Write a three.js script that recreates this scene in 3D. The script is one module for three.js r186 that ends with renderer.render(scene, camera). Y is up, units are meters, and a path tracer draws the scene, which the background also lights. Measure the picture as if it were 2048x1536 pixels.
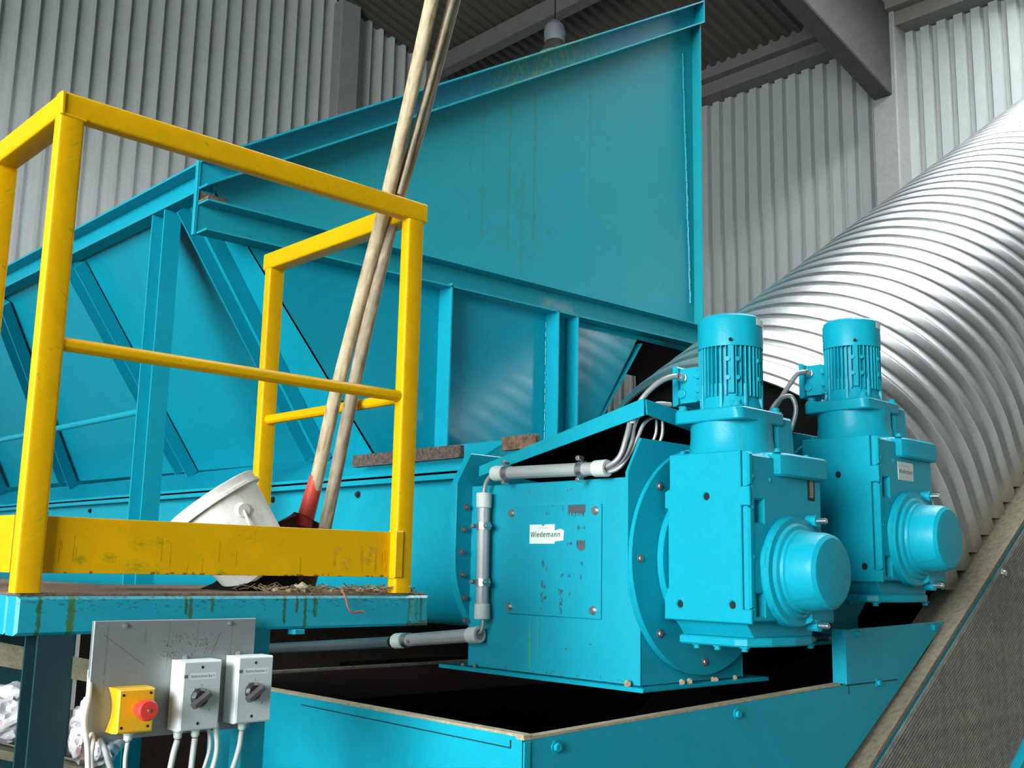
import * as THREE from 'three';
import { mergeGeometries, toCreasedNormals } from 'three/addons/utils/BufferGeometryUtils.js';
import { RectAreaLightUniformsLib } from 'three/addons/lights/RectAreaLightUniformsLib.js';
import { ImprovedNoise } from 'three/addons/math/ImprovedNoise.js';

// ---------------------------------------------------------------- camera, sky, exposure
const scene = new THREE.Scene();
const EYE = 1.6;                                   // metres above the hall floor; heights below are given from this level
const camera = new THREE.PerspectiveCamera(39.62, 2048 / 1536, 0.05, 400);
camera.position.set(0, EYE, 0);
camera.rotation.set(0.17115, -0.75346, 0.02102, 'YXZ');
scene.add(camera);
scene.background = new THREE.Color(0.88, 0.96, 1.0);   // even overcast sky, no sun
scene.backgroundIntensity = 3.0;
RectAreaLightUniformsLib.init();
// daylight of the overcast sky entering by the gateway in the long side and by the rooflights, each light filling its opening
const SKY_LEVEL = 3.0;
const gateLight = new THREE.RectAreaLight(0xffffff, SKY_LEVEL, 7.4, 5.4);
gateLight.color.setRGB(0.88, 0.96, 1.0);
gateLight.position.set(-8.95, EYE + 2.4, 0.6);
gateLight.lookAt(20, EYE + 2.4, 0.6);
scene.add(gateLight);
const roofLight = new THREE.RectAreaLight(0xffffff, SKY_LEVEL, 2.3, 6.8);
roofLight.color.setRGB(0.88, 0.96, 1.0);
roofLight.position.set(8.0, EYE + 7.84, -2.65);
roofLight.up.set(1, 0, 0);
roofLight.lookAt(8.0 - 2.35, EYE + 7.84 - 10, -2.65);
scene.add(roofLight);
const renderer = new THREE.WebGLRenderer({ antialias: true });
renderer.toneMapping = THREE.LinearToneMapping;
renderer.toneMappingExposure = 5.0;
renderer.shadowMap.enabled = true;

// ---------------------------------------------------------------- helpers
let seed = 7;
const rnd = () => { seed = (seed * 1664525 + 1013904223) >>> 0; return seed / 4294967296; };
const noise = new ImprovedNoise();
const fbm = (x, y, z, o = 4) => { let s = 0, a = 0.5; for (let i = 0; i < o; i++) { s += a * noise.noise(x, y, z); x *= 2.03; y *= 2.03; z *= 2.03; a *= 0.5; } return s; };
const V = (x, y, z) => new THREE.Vector3(x, y + EYE, z);
const v3 = (x, y, z) => new THREE.Vector3(x, y, z);
const used = new Map();
function numbered(n) { const k = used.get(n) || 0; used.set(n, k + 1); return k ? n + '_' + String(k).padStart(3, '0') : n; }
const ORIGIN = new Map();
function tag(o, label, category, group, kind) {
  o.userData.label = label; if (category) o.userData.category = category;
  if (group) o.userData.group = group; if (kind) o.userData.kind = kind;
  return o;
}
function thing(name, label, category, at, group) {
  const g = new THREE.Group(); g.name = numbered(name); g.position.copy(V(...at)); scene.add(g);
  ORIGIN.set(g, g.position.clone()); tag(g, label, category, group); return g;
}
function uvBox(g) {
  if (g.userData.uvDone) return g;
  const n = g.attributes.normal, p = g.attributes.position, uv = new Float32Array(p.count * 2);
  for (let i = 0; i < p.count; i++) {
    const ax = Math.abs(n.getX(i)), ay = Math.abs(n.getY(i)), az = Math.abs(n.getZ(i));
    let u, v;
    if (ax >= ay && ax >= az) { u = p.getZ(i); v = p.getY(i); } else if (ay >= az) { u = p.getX(i); v = p.getZ(i); } else { u = p.getX(i); v = p.getY(i); }
    uv[2 * i] = u; uv[2 * i + 1] = v;
  }
  g.setAttribute('uv', new THREE.BufferAttribute(uv, 2)); g.userData.uvDone = true; return g;
}
// uv 0..1 over the rectangle spanned by two axes
function uvRect(g, a, a0, a1, b, b0, b1) {
  const p = g.attributes.position, uv = new Float32Array(p.count * 2), I = { x: 0, y: 1, z: 2 };
  const at = (i, k) => p.array[i * 3 + I[k]] - (k === 'y' ? EYE : 0);
  for (let i = 0; i < p.count; i++) { uv[2 * i] = (at(i, a) - a0) / (a1 - a0); uv[2 * i + 1] = (at(i, b) - b0) / (b1 - b0); }
  g.setAttribute('uv', new THREE.BufferAttribute(uv, 2)); g.userData.uvDone = true; return g;
}
function mesh(name, geo, mat, parent, pos) {
  const m = new THREE.Mesh(uvBox(geo), mat); m.castShadow = m.receiveShadow = true;
  const o = ORIGIN.get(parent) || v3(0, 0, 0), p = pos || v3(0, 0, 0);
  m.name = parent === scene ? numbered(name) : name;
  m.position.copy(p).sub(o); ORIGIN.set(m, p.clone()); parent.add(m); return m;
}
function finish(root) {                              // parts of one thing that share a name are numbered
  const seen = new Map();
  root.traverse((o) => { if (o === root) return; const k = seen.get(o.name) || 0; seen.set(o.name, k + 1); if (k) o.name += '_' + String(k).padStart(3, '0'); });
  return root;
}
const part = (name, geo, mat, parent, label) => { const m = mesh(name, geo, mat, parent); if (label) m.userData.label = label; return m; };
const structure = (name, geo, mat) => { const m = mesh(name, geo, mat, scene); m.userData.kind = 'structure'; return m; };
const flat = (g) => (g.index ? g.toNonIndexed() : g);
const merge = (gs) => { const l = gs.map((g) => { g = flat(g); for (const k of Object.keys(g.attributes)) if (k !== 'position' && k !== 'normal') g.deleteAttribute(k); return g; }); return mergeGeometries(l); };
const soft = (g, a = 0.6) => toCreasedNormals(flat(g), a);
function extrude(pts, depth, c = 0, holes = [], seg = 1) {
  const s = new THREE.Shape(pts.map((p) => new THREE.Vector2(p[0], p[1])));
  for (const h of holes) s.holes.push(new THREE.Path(h.map((p) => new THREE.Vector2(p[0], p[1]))));
  const g = new THREE.ExtrudeGeometry(s, { depth: depth - 2 * c, steps: 1, bevelEnabled: c > 0, bevelSize: c, bevelOffset: -c, bevelThickness: c, bevelSegments: seg, curveSegments: 4 });
  if (c) g.translate(0, 0, c);
  return flat(g);
}
// a plate: polygon in the plane across one axis, from a0 to a1 along it
function plate(axis, pts, a0, a1, c = 0.002, holes = []) {
  const T = { z: (p) => [p[0], p[1]], x: (p) => [-p[0], p[1]], y: (p) => [p[0], -p[1]] }[axis];
  const g = extrude(fixWinding(pts.map(T)), a1 - a0, c, holes.map((h) => h.map(T)));
  const m = new THREE.Matrix4();
  if (axis === 'x') m.makeBasis(v3(0, 0, -1), v3(0, 1, 0), v3(1, 0, 0));
  if (axis === 'y') m.makeBasis(v3(1, 0, 0), v3(0, 0, -1), v3(0, 1, 0));
  g.applyMatrix4(m);
  const t = { x: v3(a0, EYE, 0), y: v3(0, a0 + EYE, 0), z: v3(0, EYE, a0) }[axis];
  return g.translate(t.x, t.y, t.z);
}
function fixWinding(p) { let a = 0; for (let i = 0; i < p.length; i++) { const q = p[(i + 1) % p.length]; a += p[i][0] * q[1] - q[0] * p[i][1]; } return a < 0 ? p.slice().reverse() : p; }
const box = (x0, x1, y0, y1, z0, z1, c = 0.003) => plate('z', [[x0, y0], [x1, y0], [x1, y1], [x0, y1]], z0, z1, c);
const circle = (cx, cy, r, n = 40, a0 = 0, a1 = Math.PI * 2) => Array.from({ length: n }, (_, i) => { const a = a0 + (a1 - a0) * i / n; return [cx + r * Math.cos(a), cy + r * Math.sin(a)]; });
function roundRect(w, h, r, n = 4) {
  const o = [];
  for (const [sx, sy, a] of [[1, 1, 0], [-1, 1, 1], [-1, -1, 2], [1, -1, 3]]) for (let i = 0; i <= n; i++) { const t = (a + i / n) * Math.PI / 2; o.push([sx * (w / 2 - r) + r * Math.cos(t), sy * (h / 2 - r) + r * Math.sin(t)]); }
  return o;
}
function frame(p0, p1, up = v3(0, 1, 0)) {
  const z = p1.clone().sub(p0), L = z.length(); z.normalize();
  const x = new THREE.Vector3().crossVectors(up, z).normalize(), y = new THREE.Vector3().crossVectors(z, x);
  return { L, m: new THREE.Matrix4().makeBasis(x, y, z).setPosition(p0) };
}
function profile(p0, p1, pts, up, c = 0) { const f = frame(p0, p1, up); return extrude(fixWinding(pts), f.L, c).applyMatrix4(f.m); }
const tube = (p0, p1, w, h = w, r = 0.006, up) => soft(profile(p0, p1, roundRect(w, h, r), up), 0.5);
const C = (h, w, t, s = 1) => [[0, 0], [s * w, 0], [s * w, t], [s * t, t], [s * t, h - t], [s * w, h - t], [s * w, h], [0, h]];
function rod(p0, p1, r, r1 = r, n = 20) {
  const f = frame(p0, p1, Math.abs(p1.y - p0.y) > 0.95 * p1.distanceTo(p0) ? v3(1, 0, 0) : v3(0, 1, 0));
  return soft(new THREE.CylinderGeometry(r1, r, f.L, n, 1).rotateX(Math.PI / 2).translate(0, 0, f.L / 2).applyMatrix4(f.m), 0.7);
}
const hose = (pts, r, n = 40, m = 8) => flat(new THREE.TubeGeometry(new THREE.CatmullRomCurve3(pts.map((p) => (p.isVector3 ? p : V(...p)))), n, r, m));
function turned(at, dir, prof, n = 40, crease = 0.5) {
  const g = new THREE.LatheGeometry(prof.map((p) => new THREE.Vector2(Math.max(p[0], 1e-5), p[1])), n);
  const q = new THREE.Quaternion().setFromUnitVectors(v3(0, 1, 0), dir.clone().normalize());
  return soft(g.applyQuaternion(q).translate(at.x, at.y, at.z), crease);
}
function sheet(rows, closed = false) {              // grid of points to a surface
  const pos = [], idx = [], n = rows[0].length;
  for (const r of rows) for (const p of r) pos.push(p.x, p.y, p.z);
  for (let i = 0; i + 1 < rows.length; i++) for (let j = 0; j + 1 < n; j++) { const a = i * n + j; idx.push(a, a + 1, a + n, a + 1, a + n + 1, a + n); }
  const g = new THREE.BufferGeometry(); g.setAttribute('position', new THREE.Float32BufferAttribute(pos, 3)); g.setIndex(idx); g.computeVertexNormals(); return g;
}
const hexHead = merge([new THREE.CylinderGeometry(1, 1, 0.9, 6).translate(0, 0.75, 0), new THREE.CylinderGeometry(1.45, 1.45, 0.3, 14).translate(0, 0.15, 0)]);
const domeHead = soft(merge([new THREE.CylinderGeometry(0.72, 1, 0.55, 12).translate(0, 0.275, 0), new THREE.CylinderGeometry(1.35, 1.35, 0.16, 14).translate(0, 0.08, 0)]), 0.5);
const capHead = merge([new THREE.CylinderGeometry(0.8, 0.8, 2.4, 14).translate(0, 1.2, 0), new THREE.CylinderGeometry(0.6, 0.6, 0.5, 6).translate(0, 2.5, 0)]);
function bolt(parent, at, dir, r, mat, geo = hexHead, name = 'bolt') {
  const m = mesh(name, geo, mat, parent, V(...at));
  m.scale.setScalar(r); m.quaternion.setFromUnitVectors(v3(0, 1, 0), v3(...dir).normalize()); return m;
}

// ---------------------------------------------------------------- materials
const sRGB = (c) => { c = Math.min(1, Math.max(0, c)); return Math.round(255 * (c <= 0.0031308 ? 12.92 * c : 1.055 * c ** (1 / 2.4) - 0.055)); };
function grainMap(N, rep, f, srgb = true) {
  const d = new Uint8Array(N * N * 4);
  for (let j = 0; j < N; j++) for (let i = 0; i < N; i++) { const c = f(i / N, j / N), k = (j * N + i) * 4; for (let q = 0; q < 3; q++) d[k + q] = srgb ? sRGB(c[q]) : Math.round(255 * Math.min(1, Math.max(0, c[q]))); d[k + 3] = 255; }
  const t = new THREE.DataTexture(d, N, N); t.wrapS = t.wrapT = THREE.RepeatWrapping; t.magFilter = THREE.LinearFilter; t.minFilter = THREE.LinearMipmapLinearFilter; t.generateMipmaps = true;
  t.repeat.set(rep, rep); if (srgb) t.colorSpace = THREE.SRGBColorSpace; t.needsUpdate = true; return t;
}
// tileable noise on a torus
const tile = (u, v, f, s) => { const a = u * Math.PI * 2, b = v * Math.PI * 2; return fbm(Math.cos(a) * f + s, Math.sin(a) * f + Math.cos(b) * f, Math.sin(b) * f + s * 1.7); };
const mixc = (a, b, t) => { t = Math.min(1, Math.max(0, t)); return [a[0] + (b[0] - a[0]) * t, a[1] + (b[1] - a[1]) * t, a[2] + (b[2] - a[2]) * t]; };
const PAINT = [0.004, 0.30, 0.39], YELLOW = [0.72, 0.385, 0.0005];
const speck = (u, v, s, th) => (fbm(u * 90 + s, v * 90, s, 2) > th ? 1 : 0);
const paintMap = grainMap(512, 1, (u, v) => {
  const n = tile(u, v, 1.6, 3), m = tile(u, v, 6, 9);
  let c = PAINT.map((x) => x * (1 + 0.10 * n + 0.08 * m));
  if (speck(u, v, 4, 0.46)) c = mixc(c, [0.12, 0.12, 0.1], 0.55);
  return c;
});
const std = (o) => new THREE.MeshStandardMaterial(o);
const paint = new THREE.MeshPhysicalMaterial({ map: paintMap, roughness: 0.38, metalness: 0, specularIntensity: 0.55 });
const castPaint = new THREE.MeshPhysicalMaterial({ map: paintMap, roughness: 0.36, metalness: 0, specularIntensity: 0.35, bumpMap: grainMap(256, 6, (u, v) => { const n = 0.5 + tile(u, v, 10, 5); return [n, n, n]; }, false), bumpScale: 0.0003 });
const glossPaint = new THREE.MeshPhysicalMaterial({ map: paintMap, roughness: 0.13, metalness: 0, specularIntensity: 0.6 });
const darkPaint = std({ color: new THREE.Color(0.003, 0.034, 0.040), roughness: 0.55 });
const yellow = new THREE.MeshPhysicalMaterial({ roughness: 0.38, specularIntensity: 0.3, map: grainMap(512, 1.3, (u, v) => {
  const n = tile(u, v, 2, 21), m = tile(u, v, 7, 33);
  let c = YELLOW.map((x) => x * (1 + 0.12 * n + 0.1 * m));
  if (m > 0.26) c = mixc(c, [0.34, 0.33, 0.01], (m - 0.26) * 4);
  if (speck(u, v, 14, 0.47)) c = mixc(c, [0.16, 0.09, 0.02], 0.6);
  return c;
}) });
const galv = std({ metalness: 1, roughness: 0.37, map: grainMap(512, 1.2, (u, v) => { const n = tile(u, v, 9, 41), k = tile(u, v, 1.5, 47); const a = 0.60 + 0.10 * n + 0.07 * k; return [a, a * 1.0, a * 0.98]; }) });
const zinc = std({ metalness: 1, roughness: 0.42, color: new THREE.Color(0.55, 0.56, 0.56) });
const steelBolt = std({ metalness: 1, roughness: 0.35, color: new THREE.Color(0.62, 0.62, 0.62) });
const brownBolt = std({ metalness: 0.7, roughness: 0.5, color: new THREE.Color(0.26, 0.225, 0.21) });
const concrete = std({ roughness: 0.9, map: grainMap(512, 0.4, (u, v) => { const n = tile(u, v, 2, 51), m = tile(u, v, 9, 57), a = 0.30 + 0.05 * n + 0.05 * m; return [a, a * 0.97, a * 0.9]; }) });
const floorMat = std({ roughness: 0.85, map: grainMap(512, 0.3, (u, v) => { const n = tile(u, v, 2, 61), m = tile(u, v, 8, 67), a = 0.10 + 0.03 * n + 0.025 * m; return [a, a * 0.93, a * 0.8]; }) });
const clad = std({ roughness: 0.45, metalness: 0, map: grainMap(256, 0.5, (u, v) => { const a = 0.46 + 0.04 * tile(u, v, 2, 71); return [a * 0.96, a, a * 0.95]; }) });
const roofMat = std({ roughness: 0.6, color: new THREE.Color(0.085, 0.08, 0.065) });
const beamMat = std({ roughness: 0.8, map: grainMap(256, 0.4, (u, v) => { const a = 0.17 + 0.03 * tile(u, v, 3, 81); return [a, a * 0.96, a * 0.84]; }) });
const oldConcrete = std({ roughness: 0.9, map: grainMap(512, 0.4, (u, v) => { const n = tile(u, v, 2, 53), m = tile(u, v, 9, 59), a = 0.07 + 0.02 * n + 0.015 * m; return [a, a * 0.93, a * 0.82]; }) });
const darkDust = std({ roughness: 1, map: grainMap(256, 2, (u, v) => { const n = tile(u, v, 4, 93), m = tile(u, v, 14, 99); return mixc([0.12, 0.10, 0.065], [0.22, 0.185, 0.125], 0.5 + n + m); }) });
const dust = std({ roughness: 1, map: grainMap(256, 2, (u, v) => { const n = tile(u, v, 4, 91), m = tile(u, v, 14, 97); return mixc([0.26, 0.21, 0.13], [0.40, 0.34, 0.23], 0.5 + n + m); }) });
const darkRust = std({ roughness: 1, color: new THREE.Color(0.022, 0.010, 0.006) });
const rust = std({ roughness: 0.95, map: grainMap(256, 2, (u, v) => { const n = tile(u, v, 4, 101), m = tile(u, v, 12, 103); return mixc([0.09, 0.045, 0.025], [0.24, 0.15, 0.09], 0.5 + n + m); }) });
const voidShade = new THREE.MeshPhysicalMaterial({ roughness: 0.95, specularIntensity: 0.15, map: grainMap(256, 1, (u, v) => { const n = tile(u, v, 3, 111); return mixc([0.004, 0.003, 0.002], [0.011, 0.007, 0.005], 0.5 + n); }) });  // near-black for dark interiors, their shade put into the colour
const rubber = new THREE.MeshPhysicalMaterial({ roughness: 0.95, specularIntensity: 0.15, color: new THREE.Color(0.006, 0.006, 0.006) });  // black rubber, also used for sheets added where there is shade
const whitePlastic = new THREE.MeshPhysicalMaterial({ roughness: 0.45, map: grainMap(256, 1.5, (u, v) => { const n = tile(u, v, 3, 121), m = tile(u, v, 11, 127); return mixc([0.74, 0.72, 0.66], [0.5, 0.46, 0.37], (n + m * 0.8 - 0.15) * 1.6); }) });
const greyPlastic = std({ roughness: 0.5, color: new THREE.Color(0.78, 0.82, 0.80) });
const palePlastic = std({ roughness: 0.5, color: new THREE.Color(0.55, 0.60, 0.55) });
const cableMat = std({ roughness: 0.5, color: new THREE.Color(0.46, 0.47, 0.45) });
const braid = std({ metalness: 0.6, roughness: 0.45, color: new THREE.Color(0.42, 0.42, 0.41) });
const blackPlastic = std({ roughness: 0.45, color: new THREE.Color(0.02, 0.02, 0.02) });
const redPlastic = std({ roughness: 0.4, color: new THREE.Color(0.72, 0.045, 0.03) });
const redPaint = std({ roughness: 0.45, color: new THREE.Color(0.62, 0.06, 0.04) });
const bladeMat = std({ roughness: 0.6, metalness: 0.4, color: new THREE.Color(0.13, 0.035, 0.025) });
const holeMat = std({ roughness: 1, color: new THREE.Color(0.01, 0.012, 0.012) });
const wood = (s, a, b) => std({ roughness: 0.7, map: grainMap(256, 1, (u, v) => { const g = tile(u * 6 % 1, v, 2.2, s), n = tile(u, v, 5, s + 3); return mixc(a, b, 0.5 + 1.1 * g + 0.7 * n); }) });
const paleWood = wood(131, [0.30, 0.22, 0.12], [0.62, 0.50, 0.32]), greyWood = wood(141, [0.17, 0.13, 0.09], [0.42, 0.34, 0.22]);
function canvasMap(w, h, draw) {
  const c = document.createElement('canvas'); c.width = w; c.height = h; draw(c.getContext('2d'), w, h);
  const t = new THREE.CanvasTexture(c); t.colorSpace = THREE.SRGBColorSpace; t.anisotropy = 4; return t;
}
const css = (c) => `rgb(${c.map(sRGB).join(',')})`;
function mottled(x, w, h, base, amount, cells = 90) {
  x.fillStyle = css(base); x.fillRect(0, 0, w, h);
  for (let i = 0; i < cells * cells / 8; i++) { const k = 1 + (rnd() - 0.5) * amount; x.fillStyle = css(base.map((q) => q * k)); x.globalAlpha = 0.25; const r = (0.01 + 0.05 * rnd()) * w; x.beginPath(); x.ellipse(rnd() * w, rnd() * h, r, r * (0.4 + rnd()), rnd() * 3, 0, 7); x.fill(); }
  x.globalAlpha = 1;
}
function streak(x, px, py, len, wid, color, alpha) {
  x.strokeStyle = color; x.lineCap = 'round';
  for (let i = 0; i < len; i += 6) { x.globalAlpha = alpha * (0.4 + 0.6 * rnd()); x.lineWidth = wid * (0.5 + rnd()); x.beginPath(); x.moveTo(px + (rnd() - 0.5) * wid, py + i); x.lineTo(px + (rnd() - 0.5) * wid, py + i + 7); x.stroke(); }
  x.globalAlpha = 1;
}

// ---------------------------------------------------------------- hall: floor, walls, roof, frames
const WX = 12, WZ = -12, ROOF = (x) => 6.87 + 0.235 * (WX - x), RIDGE = -1.5;
const roofAt = (x) => (x >= RIDGE ? ROOF(x) : ROOF(2 * RIDGE - x));
structure('floor', box(-9.4, 14, -1.9, -1.6, -14, 14, 0), floorMat);
structure('yard', box(-80, -9.4, -2.0, -1.65, -80, 80, 0), std({ roughness: 0.9, color: new THREE.Color(0.10, 0.098, 0.09) }));
// trapezoidal sheeting: profile of pitch p along u; point(u, depth, y) places it
function sheeting(u0, u1, p, d, point, y0, top, shape = [[0, 0], [0.46, 0], [0.55, 1], [0.91, 1]]) {
  const prof = [];
  for (let k = Math.floor(u0 / p); k * p < u1; k++) for (const [f, h] of shape) { const u = (k + f) * p; if (u >= u0 && u <= u1) prof.push([u, h * d]); }
  prof.unshift([u0, 0]); prof.push([u1, 0]);
  const front = [], rows = 2;
  const pos = [];
  for (let i = 0; i + 1 < prof.length; i++) {
    const [a, da] = prof[i], [b, db] = prof[i + 1];
    const q = [point(a, da, y0), point(b, db, y0), point(b, db, top(b)), point(a, da, top(a))];
    const r = [point(a, -0.1, y0), point(b, -0.1, y0), point(b, -0.1, top(b)), point(a, -0.1, top(a))];
    for (const k of [0, 1, 2, 0, 2, 3]) pos.push(q[k].x, q[k].y, q[k].z);
    for (const k of [0, 2, 1, 0, 3, 2]) pos.push(r[k].x, r[k].y, r[k].z);
    for (const [s, t] of [[0, 1], [2, 3]]) for (const w of [q[s], r[s], r[t], q[s], r[t], q[t]]) pos.push(w.x, w.y, w.z);
  }
  const g = new THREE.BufferGeometry(); g.setAttribute('position', new THREE.Float32BufferAttribute(pos, 3)); g.computeVertexNormals(); return g;
}
structure('wall_right', sheeting(-12, 13, 0.207, 0.085, (u, d, y) => V(WX - d, y, u), 0.9, () => 7.2, [[0, 0], [0.16, 0], [0.17, 0.08], [0.23, 0.08], [0.24, 0], [0.38, 0], [0.43, 1], [0.95, 1]]), clad);
structure('wall_back', sheeting(-16, 12, 0.207, 0.06, (u, d, y) => V(u, y, WZ + d), 0.9, (u) => roofAt(u) + 0.1, [[0, 0], [0.48, 0], [0.60, 0.08], [0.72, 0.26], [0.82, 0.52], [0.91, 0.86], [0.94, 1], [0.97, 1]]), clad);
structure('wall_front', sheeting(-16, 12, 0.3, 0.04, (u, d, y) => V(u, y, 12 - d), -1.6, (u) => roofAt(u) + 0.1), clad);
// the long side towards the yard: wide open gateway
structure('wall_left', merge([box(-9.3, -9, -1.6, 8.4, -12, -3.1, 0), box(-9.3, -9, -1.6, 8.4, 4.3, 12, 0), box(-9.3, -9, 5.1, 8.4, -3.1, 4.3, 0)]), clad);
structure('trim_1', box(11.85, 12.1, -1.6, 0.9, -12, 13, 0.01), concrete);      // concrete plinths under the sheeting
structure('trim_2', box(-16, 12, -1.6, 0.9, -12.1, -11.85, 0.01), concrete);
{ // roof deck with one run of rooflights towards the eaves, over the conveyor
  const strip = [-3.8, -1.5], x0 = 4.6, x1 = 11.4;
  const deck = (z0, z1, xa, xb) => { // corrugated underside, slab above
    const pos = [], P = 0.17, prof = [];
    for (let k = Math.floor(z0 / P); k * P < z1; k++) for (const [f, h] of [[0, 0], [0.42, 0], [0.55, 1], [0.87, 1]]) { const u = (k + f) * P; if (u >= z0 && u <= z1) prof.push([u, h * 0.05]); }
    prof.unshift([z0, 0]); prof.push([z1, 0]);
    const quad = (a, b, c, d) => { for (const w of [a, b, c, a, c, d]) pos.push(w.x, w.y, w.z); };
    for (let i = 0; i + 1 < prof.length; i++) {
      const [a, da] = prof[i], [b, db] = prof[i + 1], A = (u, d, x) => V(x, roofAt(x) + d, u);
      quad(A(a, da, xa), A(a, da, xb), A(b, db, xb), A(b, db, xa));
      quad(A(a, 0.2, xa), A(b, 0.2, xa), A(b, 0.2, xb), A(a, 0.2, xb));
      quad(A(a, da, xa), A(b, db, xa), A(b, 0.2, xa), A(a, 0.2, xa)); quad(A(a, da, xb), A(a, 0.2, xb), A(b, 0.2, xb), A(b, db, xb));
    }
    for (const z of [z0, z1]) quad(V(xa, roofAt(xa), z), V(xb, roofAt(xb), z), V(xb, roofAt(xb) + 0.2, z), V(xa, roofAt(xa) + 0.2, z));
    const g = new THREE.BufferGeometry(); g.setAttribute('position', new THREE.Float32BufferAttribute(pos, 3)); g.computeVertexNormals(); return g;
  };
  structure('ceiling', merge([deck(-12.2, strip[0], RIDGE, 12.4), deck(strip[1], 12.2, RIDGE, 12.4), deck(strip[0], strip[1], RIDGE, x0), deck(strip[0], strip[1], x1, 12.4), deck(-12.2, 12.2, -16.2, RIDGE)]), roofMat);
  const pane = new THREE.MeshPhysicalMaterial({ transmission: 1, thickness: 0, roughness: 0.05, ior: 1.45, color: new THREE.Color(0.95, 0.97, 0.97) });
  for (let k = 0; k < 4; k++) {
    const a = x0 + (x1 - x0) * k / 4, b = x0 + (x1 - x0) * (k + 1) / 4;
    const g = sheet([[V(a, roofAt(a) + 0.1, strip[0]), V(a, roofAt(a) + 0.1, strip[1])], [V(b, roofAt(b) + 0.1, strip[0]), V(b, roofAt(b) + 0.1, strip[1])]]);
    structure('window_' + (k + 1), g, pane);
    if (k) structure('trim_rooflight', profile(V(a, roofAt(a), strip[0]), V(a, roofAt(a), strip[1]), [[-0.03, 0], [0.03, 0], [0.03, 0.15], [-0.03, 0.15]]), beamMat);
  }
}
// purlins along the hall, eaves beam, raking beam and columns
for (const x of [9.35, 6.5, 3.4, 0.3]) structure('purlin', profile(V(x, roofAt(x) - 0.26, -11.9), V(x, roofAt(x) - 0.26, 11.8), [[-0.09, 0], [0.09, 0], [0.09, 0.26], [-0.09, 0.26]]), beamMat);
structure('eaves_beam', merge([box(11.66, 11.95, 6.66, 6.84, -11.9, 11.8, 0.01), box(11.52, 11.95, 6.84, 7.04, -11.9, 11.8, 0.01)]), beamMat);
for (const z of [-5.85, 3.5]) {
  structure('column', box(11.62, 12.0, -1.6, 6.9, z - 0.16, z + 0.16, 0.015), concrete);
  structure('raking_beam', plate('z', [[11.7, 5.74], [11.7, 6.9], [RIDGE, ROOF(RIDGE) - 0.05], [RIDGE, ROOF(RIDGE) - 1.15]], z - 0.14, z + 0.1, 0.015), oldConcrete);
}
structure('column', box(7.62, 7.94, -1.6, roofAt(7.94) - 0.02, -11.96, -11.75, 0.01), concrete);
structure('column', box(0.9, 1.2, -1.6, roofAt(1.2) - 0.02, -11.96, -11.75, 0.01), concrete);

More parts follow.
